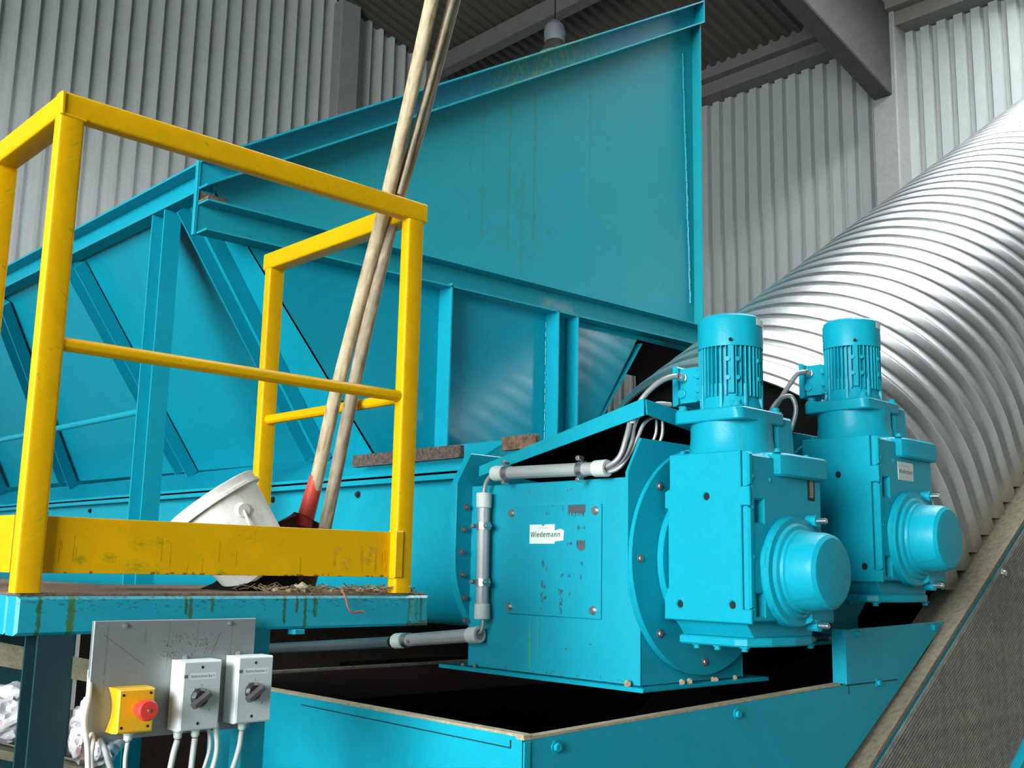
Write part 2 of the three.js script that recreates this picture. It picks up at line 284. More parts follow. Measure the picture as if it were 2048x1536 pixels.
// ---------------------------------------------------------------- receiving hopper
const hop = thing('receiving_hopper', 'large turquoise steel receiving hopper with a tall wedge-shaped end panel behind the yellow railing', 'hopper', [3.1, -1.6, -3.6]);
const ZE = -3.6, LIFT = 0.0155;                       // the long side climbs very slightly towards the far end
const wallX = (y) => 1.82 + 0.852 * (1.365 - y);
{
  const far = -9.4, dy = (z) => (ZE - z) * LIFT * 0.6;
  // long sloping side with channel on top
  const slab = (x0, y0, x1, y1, t) => { const p = [[V(x0, y0, ZE), V(x0, y0 + dy(far), far)], [V(x1, y1, ZE), V(x1, y1 + dy(far), far)]]; const q = p.map((r) => r.map((w) => w.clone().add(v3(t * 0.76, t * 0.65, 0)))); return merge([sheet([p[0], p[1]]), sheet([q[1], q[0]]), sheet([p[1], q[1]]), sheet([q[0], p[0]]), sheet([[p[0][0], q[0][0]], [p[1][0], q[1][0]]]), sheet([[q[0][1], p[0][1]], [q[1][1], p[1][1]]])]); };
  part('side_wall', slab(1.806, 1.382, 2.60, 0.45, 0.008), paint, hop);
  part('far_side_wall', merge([plate('z', [[4.32, 1.2], [4.33, 1.2], [3.75, 0.4], [3.74, 0.4]], far, ZE, 0)]), paint, hop);
  part('top_channel', profile(V(1.80, 1.365, ZE + 0.005), V(1.80, 1.365 + 0.02, far), [[-0.008, 0], [0.06, 0], [0.06, 0.009], [0, 0.009], [0, 0.111], [0.06, 0.111], [0.06, 0.12], [-0.008, 0.12]]), paint, hop);
  part('ledge', plate('z', [[2.60, 0.456], [2.604, 0.446], [2.40, 0.330], [2.396, 0.340]], far, -2.78, 0), paint, hop);
  // stiffening ribs on the slope: two-leg angles, placed by their top and bottom on the slope
  for (const [zt, zb] of [[-3.76, -3.95], [-4.92, -5.18], [-5.95, -6.75], [-7.1, -8.0]]) {
    const nrm = v3(-0.76, -0.65, 0), a = V(wallX(1.372), 1.372, zt + 0.01), b = V(wallX(0.47), 0.47, zb);
    part('rib', profile(a, b, [[-0.058, 0], [0.058, 0], [0.058, 0.062], [0.050, 0.062], [0.050, 0.008], [-0.050, 0.008], [-0.050, 0.062], [-0.058, 0.062]], nrm), paint, hop);
  }
  // end wall under the wedge panel
  part('end_wall', plate('z', [[1.93, 1.24], [4.30, 1.24], [3.73, 0.38], [2.62, 0.42]], ZE - 0.008, ZE, 0), glossPaint, hop);
  for (const [x, y0] of [[2.925, 0.42], [3.60, 0.42], [3.737, 0.42]]) part('stiffener', box(x - 0.005, x + 0.005, y0, 1.235, ZE, ZE + 0.085, 0.001), paint, hop);
  const wbd = part('weld_bead', merge(Array.from({ length: 14 }, (_, i) => rod(V(3.592, 0.56 + i * 0.046, ZE + 0.006), V(3.592, 0.56 + i * 0.046 + 0.012 + 0.03 * rnd(), ZE + 0.006), 0.004, 0.004, 6))), paint, hop); wbd.userData.kind = 'stuff';
  // bottom channel of the wedge panel
  const slopeUp = 0.02;
  const bch = profile(V(4.86, 1.245, ZE), V(1.745, 1.20, ZE), [[0, 0], [-0.085, 0], [-0.085, 0.008], [-0.008, 0.008], [-0.008, 0.112], [-0.085, 0.112], [-0.085, 0.12], [0, 0.12]].map(([a, b]) => [-a, b]));
  uvRect(bch, 'x', 1.7, 4.9, 'y', 1.15, 1.40);
  part('bottom_channel', bch, new THREE.MeshPhysicalMaterial({ roughness: 0.45, specularIntensity: 0.5, map: canvasMap(1024, 80, (x, w, h) => {
    mottled(x, w, h, [0.008, 0.28, 0.34], 0.14, 130);
    for (let i = 0; i < 160; i++) { x.fillStyle = 'rgb(150,160,166)'; x.globalAlpha = 0.10; x.fillRect(w * (0.575 + 0.07 * rnd()), h * (0.30 + 0.28 * rnd()), 3 + 16 * rnd(), 2 + 9 * rnd()); }
    for (let i = 0; i < 60; i++) { x.fillStyle = 'rgb(90,84,66)'; x.globalAlpha = 0.25; x.fillRect(rnd() * w, h * (0.2 + 0.5 * rnd()), 2 + 7 * rnd(), 1 + 3 * rnd()); }
    x.globalAlpha = 1;
  }) }), hop, 'bottom channel with a pale scuffed patch');
  // wedge panel with stains
  const T = [[1.745, 1.33], [4.88, 1.36], [4.88, 3.30], [4.80, 3.25], [1.745, 1.44]];
  const wp = plate('z', [[1.745, 1.30], [4.80, 1.33], [4.80, 3.28], [1.745, 1.42]], ZE - 0.008, ZE, 0);
  uvRect(wp, 'x', 1.7, 4.9, 'y', 1.2, 3.4);
  const wedgeMap = canvasMap(1024, 704, (x, w, h) => {
    mottled(x, w, h, [0.009, 0.27, 0.315], 0.16);
    const at = (X, Y) => [(X - 1.7) / 3.2 * w, (3.4 - Y) / 2.2 * h];
    for (const [X, Y, L, W, a] of [[3.16, 2.25, 0.75, 3, 0.16], [3.33, 2.3, 0.8, 4, 0.2], [3.5, 2.35, 0.75, 4, 0.22], [3.42, 1.9, 0.5, 5, 0.12], [3.9, 2.6, 0.75, 3, 0.2], [3.08, 2.0, 0.4, 3, 0.12], [3.72, 2.3, 0.3, 3, 0.1]]) { const [p, q] = at(X, Y); streak(x, p, q, L / 2.2 * h, W, 'rgb(96,92,40)', a); }
    for (let i = 0; i < 26; i++) { const [p, q] = at(3.15 + 0.45 * rnd(), 1.5 + 0.28 * rnd()); x.fillStyle = 'rgb(104,98,84)'; x.globalAlpha = 0.10; x.beginPath(); x.ellipse(p, q, 4 + 14 * rnd(), 2 + 7 * rnd(), rnd() * 3, 0, 7); x.fill(); }
    for (let i = 0; i < 90; i++) { const [p, q] = at(3.35 + 0.5 * rnd() , 2.42 + 0.25 * rnd()); x.fillStyle = 'rgb(150,140,70)'; x.globalAlpha = 0.22; x.fillRect(p, q, 2 + 5 * rnd(), 1 + 4 * rnd()); }
    x.globalAlpha = 1;
  });
  const wedgePaint = new THREE.MeshPhysicalMaterial({ map: wedgeMap, roughness: 0.42, specularIntensity: 0.45 });
  part('wedge_panel', wp, wedgePaint, hop);
  const tc = merge([plate('z', [[1.742, 1.372], [4.812, 3.215], [4.812, 3.357], [1.742, 1.487]], ZE - 0.004, ZE + 0.006, 0.001),
    profile(V(4.812, 3.347, ZE), V(1.742, 1.479, ZE), [[0, 0], [0.078, 0], [0.078, 0.008], [0, 0.008]]),
    profile(V(4.812, 3.215, ZE), V(1.742, 1.372, ZE), [[0, 0], [0.078, 0], [0.078, 0.008], [0, 0.008]]),
    box(4.804, 4.812, 3.215, 3.355, ZE, ZE + 0.077, 0.001)]);
  uvRect(tc, 'x', 1.7, 4.9, 'y', 1.2, 3.4);
  const channelMap = canvasMap(1024, 704, (x, w, h) => {
    mottled(x, w, h, PAINT, 0.12);
    for (let i = 0; i < 900; i++) { const t = (rnd() + rnd() + rnd()) / 3, X = 2.95 + 1.15 * t, Y = 1.36 + (X - 1.742) * 0.606 + 0.02 + 0.2 * rnd(), p = (X - 1.7) / 3.2 * w, q = (3.4 - Y) / 2.2 * h; x.fillStyle = rnd() < 0.7 ? 'rgb(190,180,110)' : 'rgb(140,128,70)'; x.globalAlpha = 0.35; x.fillRect(p, q, 1 + 2.5 * rnd(), 2 + 8 * rnd()); }
    x.globalAlpha = 1;
  });
  part('wedge_top_channel', tc, new THREE.MeshPhysicalMaterial({ map: channelMap, roughness: 0.35 }), hop, 'sloping top channel with a yellowish dust patch');
  part('corner_plate', box(1.731, 1.744, 1.195, 1.487, ZE - 0.008, ZE + 0.010, 0.001), paint, hop);
  part('end_seam', merge([box(1.748, 1.86, 1.326, 1.366, ZE + 0.001, ZE + 0.006, 0.001), box(1.744, 1.752, 1.322, 1.330, ZE + 0.002, ZE + 0.086, 0.001)]), rust, hop, 'rusty open end between the two channels');
  // right upright of the wedge panel
  const upr = merge([box(4.80, 4.89, 1.30, 3.24, ZE - 0.05, ZE - 0.03, 0.002), box(4.785, 4.795, 1.37, 3.21, ZE, ZE + 0.06, 0.001)]); uvRect(upr, 'x', 1.7, 4.9, 'y', 1.2, 3.4);
  part('upright', upr, wedgePaint, hop);
  const uwd = part('upright_weld', merge(Array.from({ length: 40 }, (_, i) => { const t = i / 40, x = 4.69 + 0.055 * (1 - t) + 0.006 * rnd(); return rod(V(x, 1.5 + 1.5 * t, ZE + 0.002), V(x - 0.002, 1.5 + 1.5 * (t + 0.024), ZE + 0.002), 0.007, 0.006, 6); })), paint, hop); uwd.userData.kind = 'stuff';
  const crease = plate('z', [[4.36, 1.36], [4.72, 1.38], [4.70, 2.0]], ZE, ZE + 0.0025, 0.0006); uvRect(crease, 'x', 1.7, 4.9, 'y', 1.2, 3.4);
  part('crease_plate', crease, wedgePaint, hop);
  part('back_panel', box(4.80, 4.86, 1.25, 3.28, far, ZE - 0.06, 0.003), paint, hop);
  part('rear_wall', plate('z', [[1.82, 1.36], [4.8, 3.2], [4.8, 1.2], [3.74, 0.4], [2.6, 0.45]], far - 0.02, far, 0), paint, hop);
  // posts and brace
  part('post', plate('y', [[1.745, -3.875], [1.815, -3.875], [1.815, -3.99], [1.745, -3.99], [1.745, -3.982], [1.807, -3.982], [1.807, -3.883], [1.745, -3.883]], -1.6, 1.365, 0.001), paint, hop);
  part('post', tube(V(1.795, -1.6, -8.2), V(1.795, 1.40, -8.2), 0.10, 0.10, 0.008, v3(0, 0, 1)), paint, hop);
  part('post', tube(V(4.4, -1.6, -4.0), V(4.4, 1.2, -4.0), 0.1, 0.1, 0.008, v3(0, 0, 1)), paint, hop);
  part('brace', rod(V(1.85, 0.60, -3.98), V(1.85, 0.61, -8.15), 0.014), paint, hop);
  part('shade_sheet', plate('z', [[3.9, 1.24], [5.2, 1.24], [5.2, 0.3], [4.38, 0.3], [4.38, 1.04], [3.9, 1.04]], ZE - 0.09, ZE - 0.075, 0), rubber, hop, 'added black sheet for the shade under the channel');  // notched black sheet added in place of the shade under the channel
}
finish(hop);
{
  const sk = mesh('under_shade_sheet', merge([box(3.70, 3.71, -1.6, 0.06, -9.2, -3.3, 0), box(2.3, 3.7, -1.6, -0.35, -3.36, -3.34, 0)]), voidShade, scene);  // black sheets added to darken the view below the troughs
  tag(sk, 'black sheet added to hold the shade below the screw troughs', 'skirt');
}

// ---------------------------------------------------------------- screw troughs and their discharge boxes
const bodyOutline = (x0, top, r = 0.335) => { // flange with chamfered top corners and a round bottom, centre x0 + r
  const cx = x0 + r, cy = 0.035, o = [[cx - r, 0.28], [cx - r + 0.06, top], [cx + r - 0.06, top], [cx + r, 0.28]];
  for (let i = 0; i <= 24; i++) { const a = -i / 24 * Math.PI; o.push([cx + r * Math.cos(a), cy + r * Math.sin(a)]); }
  return o;
};
function trough(cx, lift, label) {
  const t = thing('screw_trough', label, 'screw trough', [cx, -0.2 + lift, -5], 'screw troughs');
  const L = lift, U = (r, n = 20) => Array.from({ length: n + 1 }, (_, i) => { const a = Math.PI + i / n * Math.PI; return [cx + r * Math.cos(a), 0.03 + L + r * Math.sin(a)]; });
  const o = U(0.245), q = U(0.237).reverse();
  part('trough_body', soft(plate('z', [[cx - 0.245, 0.31 + L], ...o, [cx + 0.245, 0.31 + L], [cx + 0.237, 0.31 + L], ...q, [cx - 0.237, 0.31 + L]], -9.3, -2.77, 0), 0.5), paint, t);
  part('top_flange', merge([box(cx - 0.285, cx - 0.24, 0.302 + L, 0.318 + L, -9.3, -2.78, 0.002), box(cx - 0.30, cx - 0.292, 0.30 + L, 0.338 + L, -9.3, -2.78, 0.002)]), paint, t);
  part('cover_sheet', box(cx - 0.30, cx + 0.30, 0.318 + L, 0.326 + L, -9.3, -2.78, 0.001), paint, t);
  part('end_flange', plate('z', bodyOutline(cx - 0.335, 0.385).map(([x, y]) => [x, y + L]), -2.775, -2.745, 0.003), paint, t);
  for (const z of [-3.44, -4.07, -4.7, -6.03, -6.68]) bolt(t, [cx - 0.245, 0.27 + L, z], [-1, 0, 0], 0.010, blackPlastic);
  for (let i = 0; i < 6; i++) { const y = 0.2 - i * 0.075; bolt(t, [cx - 0.305 + 0.02 * Math.abs(i - 2) * 0.4, y + L, -2.745], [0, 0, 1], 0.008, brownBolt); }
  return finish(t);
}
trough(2.665, 0, 'near turquoise U-shaped screw trough running under the hopper to the box with the access plate');
trough(3.385, 0.1, 'rear turquoise screw trough parallel to the near one, mostly hidden behind the discharge boxes');
{
  const bar = mesh('rubber_strip', soft(box(2.375, 2.40, 0.372, 0.418, -3.43, -2.79, 0.004)), std({ roughness: 0.95, map: grainMap(256, 3, (u, v) => { const n = tile(u, v, 4, 151), m = tile(u, v, 12, 153); return m > 0.27 ? [0.30, 0.25, 0.19] : mixc([0.05, 0.036, 0.03], [0.125, 0.095, 0.08], 0.5 + 1.5 * n); }) }), scene);
  tag(bar, 'worn brown strip with flaking paint along the top edge of the near screw trough', 'strip');
  const bar2 = mesh('rubber_strip', soft(box(2.395, 2.42, 0.385, 0.43, -2.60, -2.44, 0.004)), rust, scene);
  tag(bar2, 'short brown strip behind the sloping lid edge, next to the hopper end wall', 'strip');
}
function dischargeBox(x0, L, label, withPlate) {
  const x1 = x0 + 0.5, t = thing('discharge_box', label, 'discharge box', [x0 + 0.25, -0.325 + L, -2.4], 'discharge boxes');
  const Y = (y) => y + L;
  const side = plate('x', [[-2.745, Y(-0.32)], [-2.005, Y(-0.32)], [-2.005, Y(0.272)], [-2.745, Y(0.272)]], x0, x0 + 0.006, 0.001);
  const boxMap = canvasMap(1024, 820, (x, w, h) => {
    mottled(x, w, h, PAINT, 0.10);
    const at = (Z, Y0) => [(Z + 2.745) / 0.74 * w, (0.272 - Y0) / 0.592 * h];
    for (const [z, y, l] of [[-2.455, -0.15, 0.15], [-2.42, -0.15, 0.1], [-2.45, -0.2, 0.1]]) { const [p, q] = at(z, y); streak(x, p, q, l / 0.592 * h, 5, 'rgb(150,160,70)', 0.35); }
    for (let i = 0; i < 46; i++) { const [p, q] = at(-2.62 + 0.55 * rnd(), -0.2 - 0.11 * rnd()); x.fillStyle = rnd() < 0.5 ? 'rgb(60,90,80)' : 'rgb(130,120,70)'; x.globalAlpha = 0.4; x.fillRect(p, q, 1 + 3 * rnd(), 2 + 9 * rnd()); }
    for (let i = 0; i < 60; i++) { const [p, q] = at(-2.03 + 0.02 * rnd(), -0.3 + 0.55 * rnd()); x.fillStyle = 'rgb(150,130,110)'; x.globalAlpha = 0.4; x.fillRect(p, q, 1 + 3 * rnd(), 2 + 6 * rnd()); }
    for (let i = 0; i < 60; i++) { const [p, q] = at(-2.745 + 0.74 * rnd(), -0.305 - 0.015 * rnd()); x.fillStyle = rnd() < 0.5 ? 'rgb(120,110,90)' : 'rgb(110,60,45)'; x.globalAlpha = 0.5; x.fillRect(p, q, 2 + 9 * rnd(), 2 + 7 * rnd()); }
    for (const [z, y] of [[-2.47, 0.245], [-2.30, 0.243], [-2.285, 0.247], [-2.2, -0.215], [-2.30, -0.235]]) { const [p, q] = at(z, y); x.fillStyle = 'rgb(110,80,70)'; x.globalAlpha = 0.7; x.fillRect(p, q, 12, 6); }
    x.globalAlpha = 1;
  });
  uvRect(side, 'z', -2.745, -2.005, 'y', Y(-0.32), Y(0.272));
  part('side_plate', side, new THREE.MeshPhysicalMaterial({ map: boxMap, roughness: 0.4, specularIntensity: 0.9 }), t);
  part('far_side_plate', box(x1 - 0.006, x1, Y(-0.32), Y(0.272), -2.745, -2.005, 0.001), paint, t);
  part('front_plate', box(x0 + 0.007, x1 - 0.007, Y(-0.32), Y(0.03), -2.012, -2.006, 0.001), paint, t);
  part('shade_fill', box(x0 + 0.01, x1 - 0.01, Y(-0.30), Y(0.262), -2.73, -2.02, 0.002), voidShade, t);  // near-black block filling the box, stands for the shade inside it
  part('end_plate', plate('z', bodyOutline(x0 - 0.068, 0.383).map(([x, y]) => [x, Y(y)]), -2.004, -1.994, 0.002), paint, t);
  const ring = part('flange_ring', soft(plate('z', circle(x0 + 0.27, Y(0.035), 0.338, 72), -1.994, -1.980, 0.003, [circle(x0 + 0.27, Y(0.035), 0.2, 48)]), 0.4), castPaint, t);
  for (let i = 0; i < 8; i++) { const a = Math.PI / 8 * 0 + i * Math.PI / 4; bolt(ring, [x0 + 0.27 + 0.298 * Math.cos(a), Y(0.035) + 0.298 * Math.sin(a), -1.980], [0, 0, 1], 0.010, brownBolt, domeHead); }
  part('bearing_ring', soft(plate('z', circle(x0 + 0.27, Y(0.035), 0.228, 60), -1.980, -1.958, 0.004, [circle(x0 + 0.27, Y(0.035), 0.19, 48)]), 0.4), castPaint, t);
  part('bearing_core', soft(plate('z', circle(x0 + 0.27, Y(0.035), 0.195, 48), -1.99, -1.97, 0), 0.4), dust, t);
  const bf = part('base_flange', box(x0 - 0.03, x1 + 0.09, Y(-0.334), Y(-0.322), -2.86, -1.97, 0.002), paint, t);
  for (let i = 0; i < 9; i++) { const z = -2.8 + 0.8 * rnd(), s = 0.005 + 0.007 * rnd(); mesh('dirt_crumb', soft(new THREE.DodecahedronGeometry(s), 0.1), dust, bf, V(x0 - 0.022 + 0.012 * rnd(), Y(-0.322) + s * 0.6, i < 3 ? z : -1.99 + 0.01 * rnd())).position.x += i < 3 ? 0 : 0.1 + 0.35 * rnd(); }
  if (withPlate) {
    const X = x0 - 0.007;
    const pl = plate('x', [[-2.557, -0.143], [-2.15, -0.143], [-2.15, 0.196], [-2.557, 0.196]], X, x0, 0.0012);
    uvRect(pl, 'z', -2.557, -2.15, 'y', -0.143, 0.196);
    const plateMap = canvasMap(1024, 853, (x, w, h) => {
      mottled(x, w, h, PAINT, 0.08);
      const at = (px, py) => [((px - 1017) / 187) * w, ((py - 1015) / 220) * h];   // measured on the plate's own face
      const chip = (px, py, cw, ch, n) => { for (let i = 0; i < n; i++) { const [p, q] = at(px + cw * rnd(), py + ch * rnd() * rnd()); x.fillStyle = rnd() < 0.8 ? 'rgb(62,66,74)' : 'rgb(84,80,82)'; x.globalAlpha = 0.85; x.fillRect(p, q, 3 + 7 * rnd(), 10 + 22 * rnd()); } x.globalAlpha = 1; };
      x.fillStyle = 'rgb(76,80,88)'; { const [p, q] = at(1141, 1013), [r, s] = at(1175, 1031); x.fillRect(p, q, r - p, s - q); } chip(1140, 1028, 34, 8, 30);
      for (let i = 0; i < 46; i++) { const a = -1 + 2 * rnd(), hh = Math.sqrt(1 - a * a), [p, q] = at(1166 + 8 * a, 1094); x.fillStyle = rnd() < 0.75 ? 'rgb(80,82,90)' : 'rgb(96,90,88)'; x.globalAlpha = 0.85; x.fillRect(p, q - 30 * hh - 8 * rnd(), 4 + 6 * rnd(), 66 * hh + 16 * rnd()); } x.globalAlpha = 1; chip(1156, 1084, 18, 6, 16);
      chip(1140, 1088, 10, 4, 7); chip(1158, 1056, 15, 8, 9); chip(1127, 1150, 8, 6, 4); chip(1141, 1150, 10, 6, 4); chip(1166, 1126, 4, 8, 3); chip(1165, 1150, 6, 6, 4);
      chip(1091, 1124, 3, 26, 12); chip(1099, 1136, 2, 12, 3); chip(1089, 1164, 4, 60, 26); chip(1094, 1174, 5, 6, 6); chip(1095, 1195, 5, 6, 6); chip(1124, 1180, 8, 22, 16); chip(1126, 1204, 5, 24, 12); chip(1143, 1186, 4, 5, 2); chip(1108, 1011, 3, 8, 3); chip(1130, 1015, 2, 6, 2); chip(1098, 1028, 5, 10, 3);
    });
    const ap = part('access_plate', pl, new THREE.MeshPhysicalMaterial({ map: plateMap, roughness: 0.38, specularIntensity: 0.9 }), t);
    for (const [z, y] of [[-2.537, 0.176], [-2.172, 0.176], [-2.54, -0.122], [-2.178, -0.118]]) bolt(ap, [X, y, z], [-1, 0, 0], 0.0095, steelBolt, hexHead);
    const st = plate('x', [[-2.453, 0.078], [-2.342, 0.078], [-2.342, 0.085], [-2.305, 0.088], [-2.302, 0.118], [-2.318, 0.124], [-2.342, 0.118], [-2.342, 0.138], [-2.385, 0.138], [-2.394, 0.131], [-2.4, 0.138], [-2.453, 0.138]], X - 0.0012, X - 0.0001, 0);
    uvRect(st, 'z', -2.453, -2.295, 'y', 0.076, 0.14);
    part('sticker', st, std({ roughness: 0.6, map: canvasMap(512, 208, (x, w, h) => {
      x.fillStyle = 'rgb(214,226,214)'; x.fillRect(0, 0, w, h);
      x.fillStyle = 'rgb(46,92,66)'; x.font = 'bold 74px sans-serif'; x.textBaseline = 'middle'; x.fillText('Wiedemann', 14, 108, 470);
      x.fillStyle = 'rgb(120,150,130)'; for (let i = 0; i < 9; i++) x.fillRect(120 + i * 18, 40, 12, 6);
      for (let i = 0; i < 60; i++) { x.fillStyle = rnd() < 0.5 ? 'rgb(150,120,90)' : 'rgb(225,235,225)'; x.globalAlpha = 0.4; x.fillRect(150 + 220 * rnd(), 20 + 150 * rnd(), 3 + 10 * rnd(), 3 + 9 * rnd()); }
    }) }), t, 'torn white sticker with green lettering');
  }
  return finish(t);
}
dischargeBox(2.4, 0, 'near turquoise discharge box with a bolted square access plate and torn white sticker', true);
dischargeBox(3.12, 0.1, 'rear turquoise discharge box behind the near gearmotor, carrying the second gearmotor', false);

// lid over the boxes, propped up towards the viewer
{
  const lid = thing('hinged_lid', 'raised turquoise lid sloping up over the near discharge box, folded edge facing the conduit', 'lid', [2.4, 0.3, -2.7]);
  const a0 = [-2.705, 0.338], a1 = [-1.985, 0.50];
  part('side_edge', plate('x', [[a0[0], a0[1] - 0.035], [a1[0], a1[1] - 0.052], [a1[0], a1[1]], [a0[0], a0[1]]], 2.392, 2.398, 0.001), paint, lid);
  const rows = (dy) => [[V(2.394, a0[1] + dy, a0[0]), V(3.7, a0[1] - 0.1 + dy, a0[0])], [V(2.394, a1[1] + dy, a1[0]), V(3.7, a1[1] - 0.16 + dy, a1[0])]];
  part('lid_sheet', merge([sheet(rows(0)), sheet(rows(-0.004))]), paint, lid);
  part('underside_shade', sheet(rows(-0.012)), voidShade, lid);  // near-black skin, the shade under the lid put into its colour
  part('front_edge', plate('z', [[2.40, 0.496], [2.405, 0.452], [2.56, 0.432], [3.05, 0.37], [3.05, 0.425], [2.56, 0.482]], -1.988, -1.982, 0.001), paint, lid);
  finish(lid);
}

// ---------------------------------------------------------------- gearmotors
function gearmotor() {
  const t = thing('gearmotor', 'near turquoise gearmotor on the box with the access plate, dark nameplate on its gear housing', 'gearmotor', [2.655, -0.195, -1.83], 'gearmotors');
  const x0 = 2.466, x1 = 2.845, z0 = -1.955, z1 = -1.70;
  const hs = part('gear_housing', box(x0 + 0.012, x1, -0.135, 0.33, z0, z1, 0.012), castPaint, t);
  part('housing_foot', plate('z', [[x0 + 0.016, -0.13], [x1 - 0.01, -0.13], [x1 - 0.03, -0.176], [x0 + 0.055, -0.176]], z0 + 0.01, z1 - 0.006, 0.003), castPaint, t);
  // left pad with tabs and three tapped holes
  const holes = [[-1.82, 0.211], [-1.915, -0.09], [-1.737, -0.086]];
  part('mounting_pad', plate('x', [[-1.95, 0.335], [-1.704, 0.335], [-1.704, 0.236], [-1.676, 0.236], [-1.676, 0.182], [-1.704, 0.182], [-1.704, -0.096], [-1.676, -0.096], [-1.676, -0.134], [-1.970, -0.134], [-1.970, -0.055], [-1.956, -0.045], [-1.956, 0.178], [-1.968, 0.182], [-1.968, 0.228], [-1.95, 0.236]], x0, x0 + 0.014, 0.003, holes.map(([z, y]) => circle(z, y, 0.0105, 18))), castPaint, t);
  for (const [z, y] of holes) part('tapped_hole', rod(V(x0 + 0.006, y, z), V(x0 + 0.009, y, z), 0.0118, 0.0118, 14), holeMat, t);
  // front plate with pockets
  const rect = (a, b, c, d) => [[a, b], [c, b], [c, d], [a, d]];
  part('front_face', plate('z', [[x0 + 0.014, -0.13], [x1 - 0.006, -0.13], [x1 - 0.006, 0.325], [x0 + 0.014, 0.325]], z1 - 0.004, -1.678, 0.005, [rect(2.497, 0.138, 2.538, 0.2), rect(2.497, -0.115, 2.535, -0.055)]), castPaint, t);
  part('corner_rail', merge([box(x0 - 0.001, x0 + 0.024, 0.236, 0.33, -1.701, -1.676, 0.006), box(x0 - 0.001, x0 + 0.024, -0.096, 0.18, -1.701, -1.676, 0.006)]), castPaint, t);
  for (const [x, y] of [[2.487, 0.262], [2.572, 0.258], [2.487, 0.045]]) bolt(t, [x, y, -1.678], [0, 0, 1], 0.006, castPaint, domeHead, 'plug_screw');
  part('shaft_boss', turned(V(2.585, 0.03, -1.678), v3(0, 0, 1), [[0.07, -0.005], [0.07, 0.012], [0.066, 0.016], [0, 0.016]]), castPaint, t);
  const cx = 2.672, cy = 0.008;
  part('bearing_cover', turned(V(cx, cy, -1.678), v3(0, 0, 1), [[0.155, -0.01], [0.155, 0.016], [0.150, 0.022], [0.134, 0.024], [0.128, 0.032], [0.118, 0.036]], 56), castPaint, t);
  part('shaft_cap', turned(V(cx, cy, -1.678), v3(0, 0, 1), [[0.119, 0.03], [0.115, 0.044], [0.110, 0.048], [0.107, 0.105], [0.102, 0.122], [0.092, 0.131], [0.08, 0.133], [0, 0.133]], 56), castPaint, t);
  part('drip_block', box(cx + 0.03, x1 - 0.012, -0.135, -0.07, -1.685, -1.64, 0.008), castPaint, t);
  for (const [x, y] of [[2.762, 0.152], [2.758, -0.142]]) { const l = part('cover_lug', soft(rod(V(x, y, -1.68), V(x, y, -1.645), 0.017), 0.5), castPaint, t); bolt(t, [x, y, -1.645], [0, 0, 1], 0.0105, steelBolt, capHead, 'socket_bolt'); }
  // bottom cover
  const bc = [[x0, -1.915], [x0, -1.73], [x0 + 0.015, -1.70], [x0 + 0.09, -1.672], [x0 + 0.19, -1.662], [x0 + 0.29, -1.672], [x1 - 0.03, -1.70], [x1 - 0.02, -1.915]];
  part('bottom_cover', plate('y', bc, -0.197, -0.173, 0.004), castPaint, t);
  for (const [x, z] of [[x0 + 0.02, -1.87], [x0 + 0.02, -1.80], [x0 + 0.025, -1.715], [x1 - 0.05, -1.70]]) bolt(t, [x, -0.197, z], [0, -1, 0], 0.010, castPaint);
  // adapter: disc, neck, gusset, square flange
  part('adapter_disc', turned(V(2.655, 0.268, -1.845), v3(0, 1, 0), [[0, 0], [0.150, 0], [0.166, 0.008], [0.170, 0.052], [0.166, 0.062], [0.158, 0.068], [0.14, 0.074], [0, 0.074]], 56), castPaint, t);
  part('adapter_lobe', soft(plate('y', [[2.846, -1.88], [2.846, -1.668], [2.836, -1.655], [2.64, -1.655], [2.605, -1.664], [2.58, -1.69], [2.57, -1.73], [2.57, -1.88]], 0.272, 0.338, 0.006), 0.5), castPaint, t);
  for (const [x, z] of [[2.505, -1.93], [2.60, -1.67], [2.80, -1.70]]) bolt(t, [x, 0.338, z], [0, 1, 0], 0.009, castPaint);
  const ax = 2.625, az = -1.842;
  part('neck', turned(V(ax, 0.33, az), v3(0, 1, 0), [[0.135, 0], [0.125, 0.02], [0.120, 0.06], [0.120, 0.11], [0, 0.11]], 48), castPaint, t);
  part('gusset', plate('z', [[2.70, 0.335], [2.80, 0.335], [2.785, 0.46], [2.70, 0.46]], -1.88, -1.735, 0.008), castPaint, t);
  part('square_flange', soft(plate('y', roundRect(0.24, 0.24, 0.025).map(([a, b]) => [a + ax - 0.005, b + az - 0.004]), 0.430, 0.468, 0.004), 0.4), castPaint, t);
  for (const [a, b] of [[-1, 1], [-1, -1], [1, 1], [1, -1]]) bolt(t, [ax - 0.005 + a * 0.096, 0.468, az - 0.004 + b * 0.096], [0, 1, 0], 0.014, castPaint);
  // motor
  part('motor_end_shield', turned(V(ax, 0.466, az), v3(0, 1, 0), [[0.096, 0], [0.094, 0.01], [0.086, 0.03], [0.083, 0.06], [0.084, 0.08], [0, 0.08]], 48), castPaint, t);
  for (let i = 0; i < 8; i++) { const a = i * Math.PI / 4 + 0.3; part('shield_rib', box(-0.005, 0.005, 0.468, 0.545, 0.07, 0.096, 0.002).translate(0, 0, 0).rotateY(a).translate(ax, 0, az), castPaint, t); }
  part('stator_core', turned(V(ax, 0.52, az), v3(0, 1, 0), [[0.079, 0], [0.079, 0.15], [0, 0.15]], 40), castPaint, t);
  const fin = box(-0.0016, 0.0016, 0.508, 0.664, 0.07, 0.0945, 0.001).translate(0, -EYE, 0);
  const wide = box(-0.009, 0.009, 0.515, 0.664, 0.07, 0.0945, 0.002).translate(0, -EYE, 0);
  for (let i = 0; i < 40; i++) { const m = mesh('cooling_fin', i % 10 === 4 ? wide : fin, castPaint, t, v3(ax, EYE, az)); m.rotation.y = i * Math.PI / 20; }
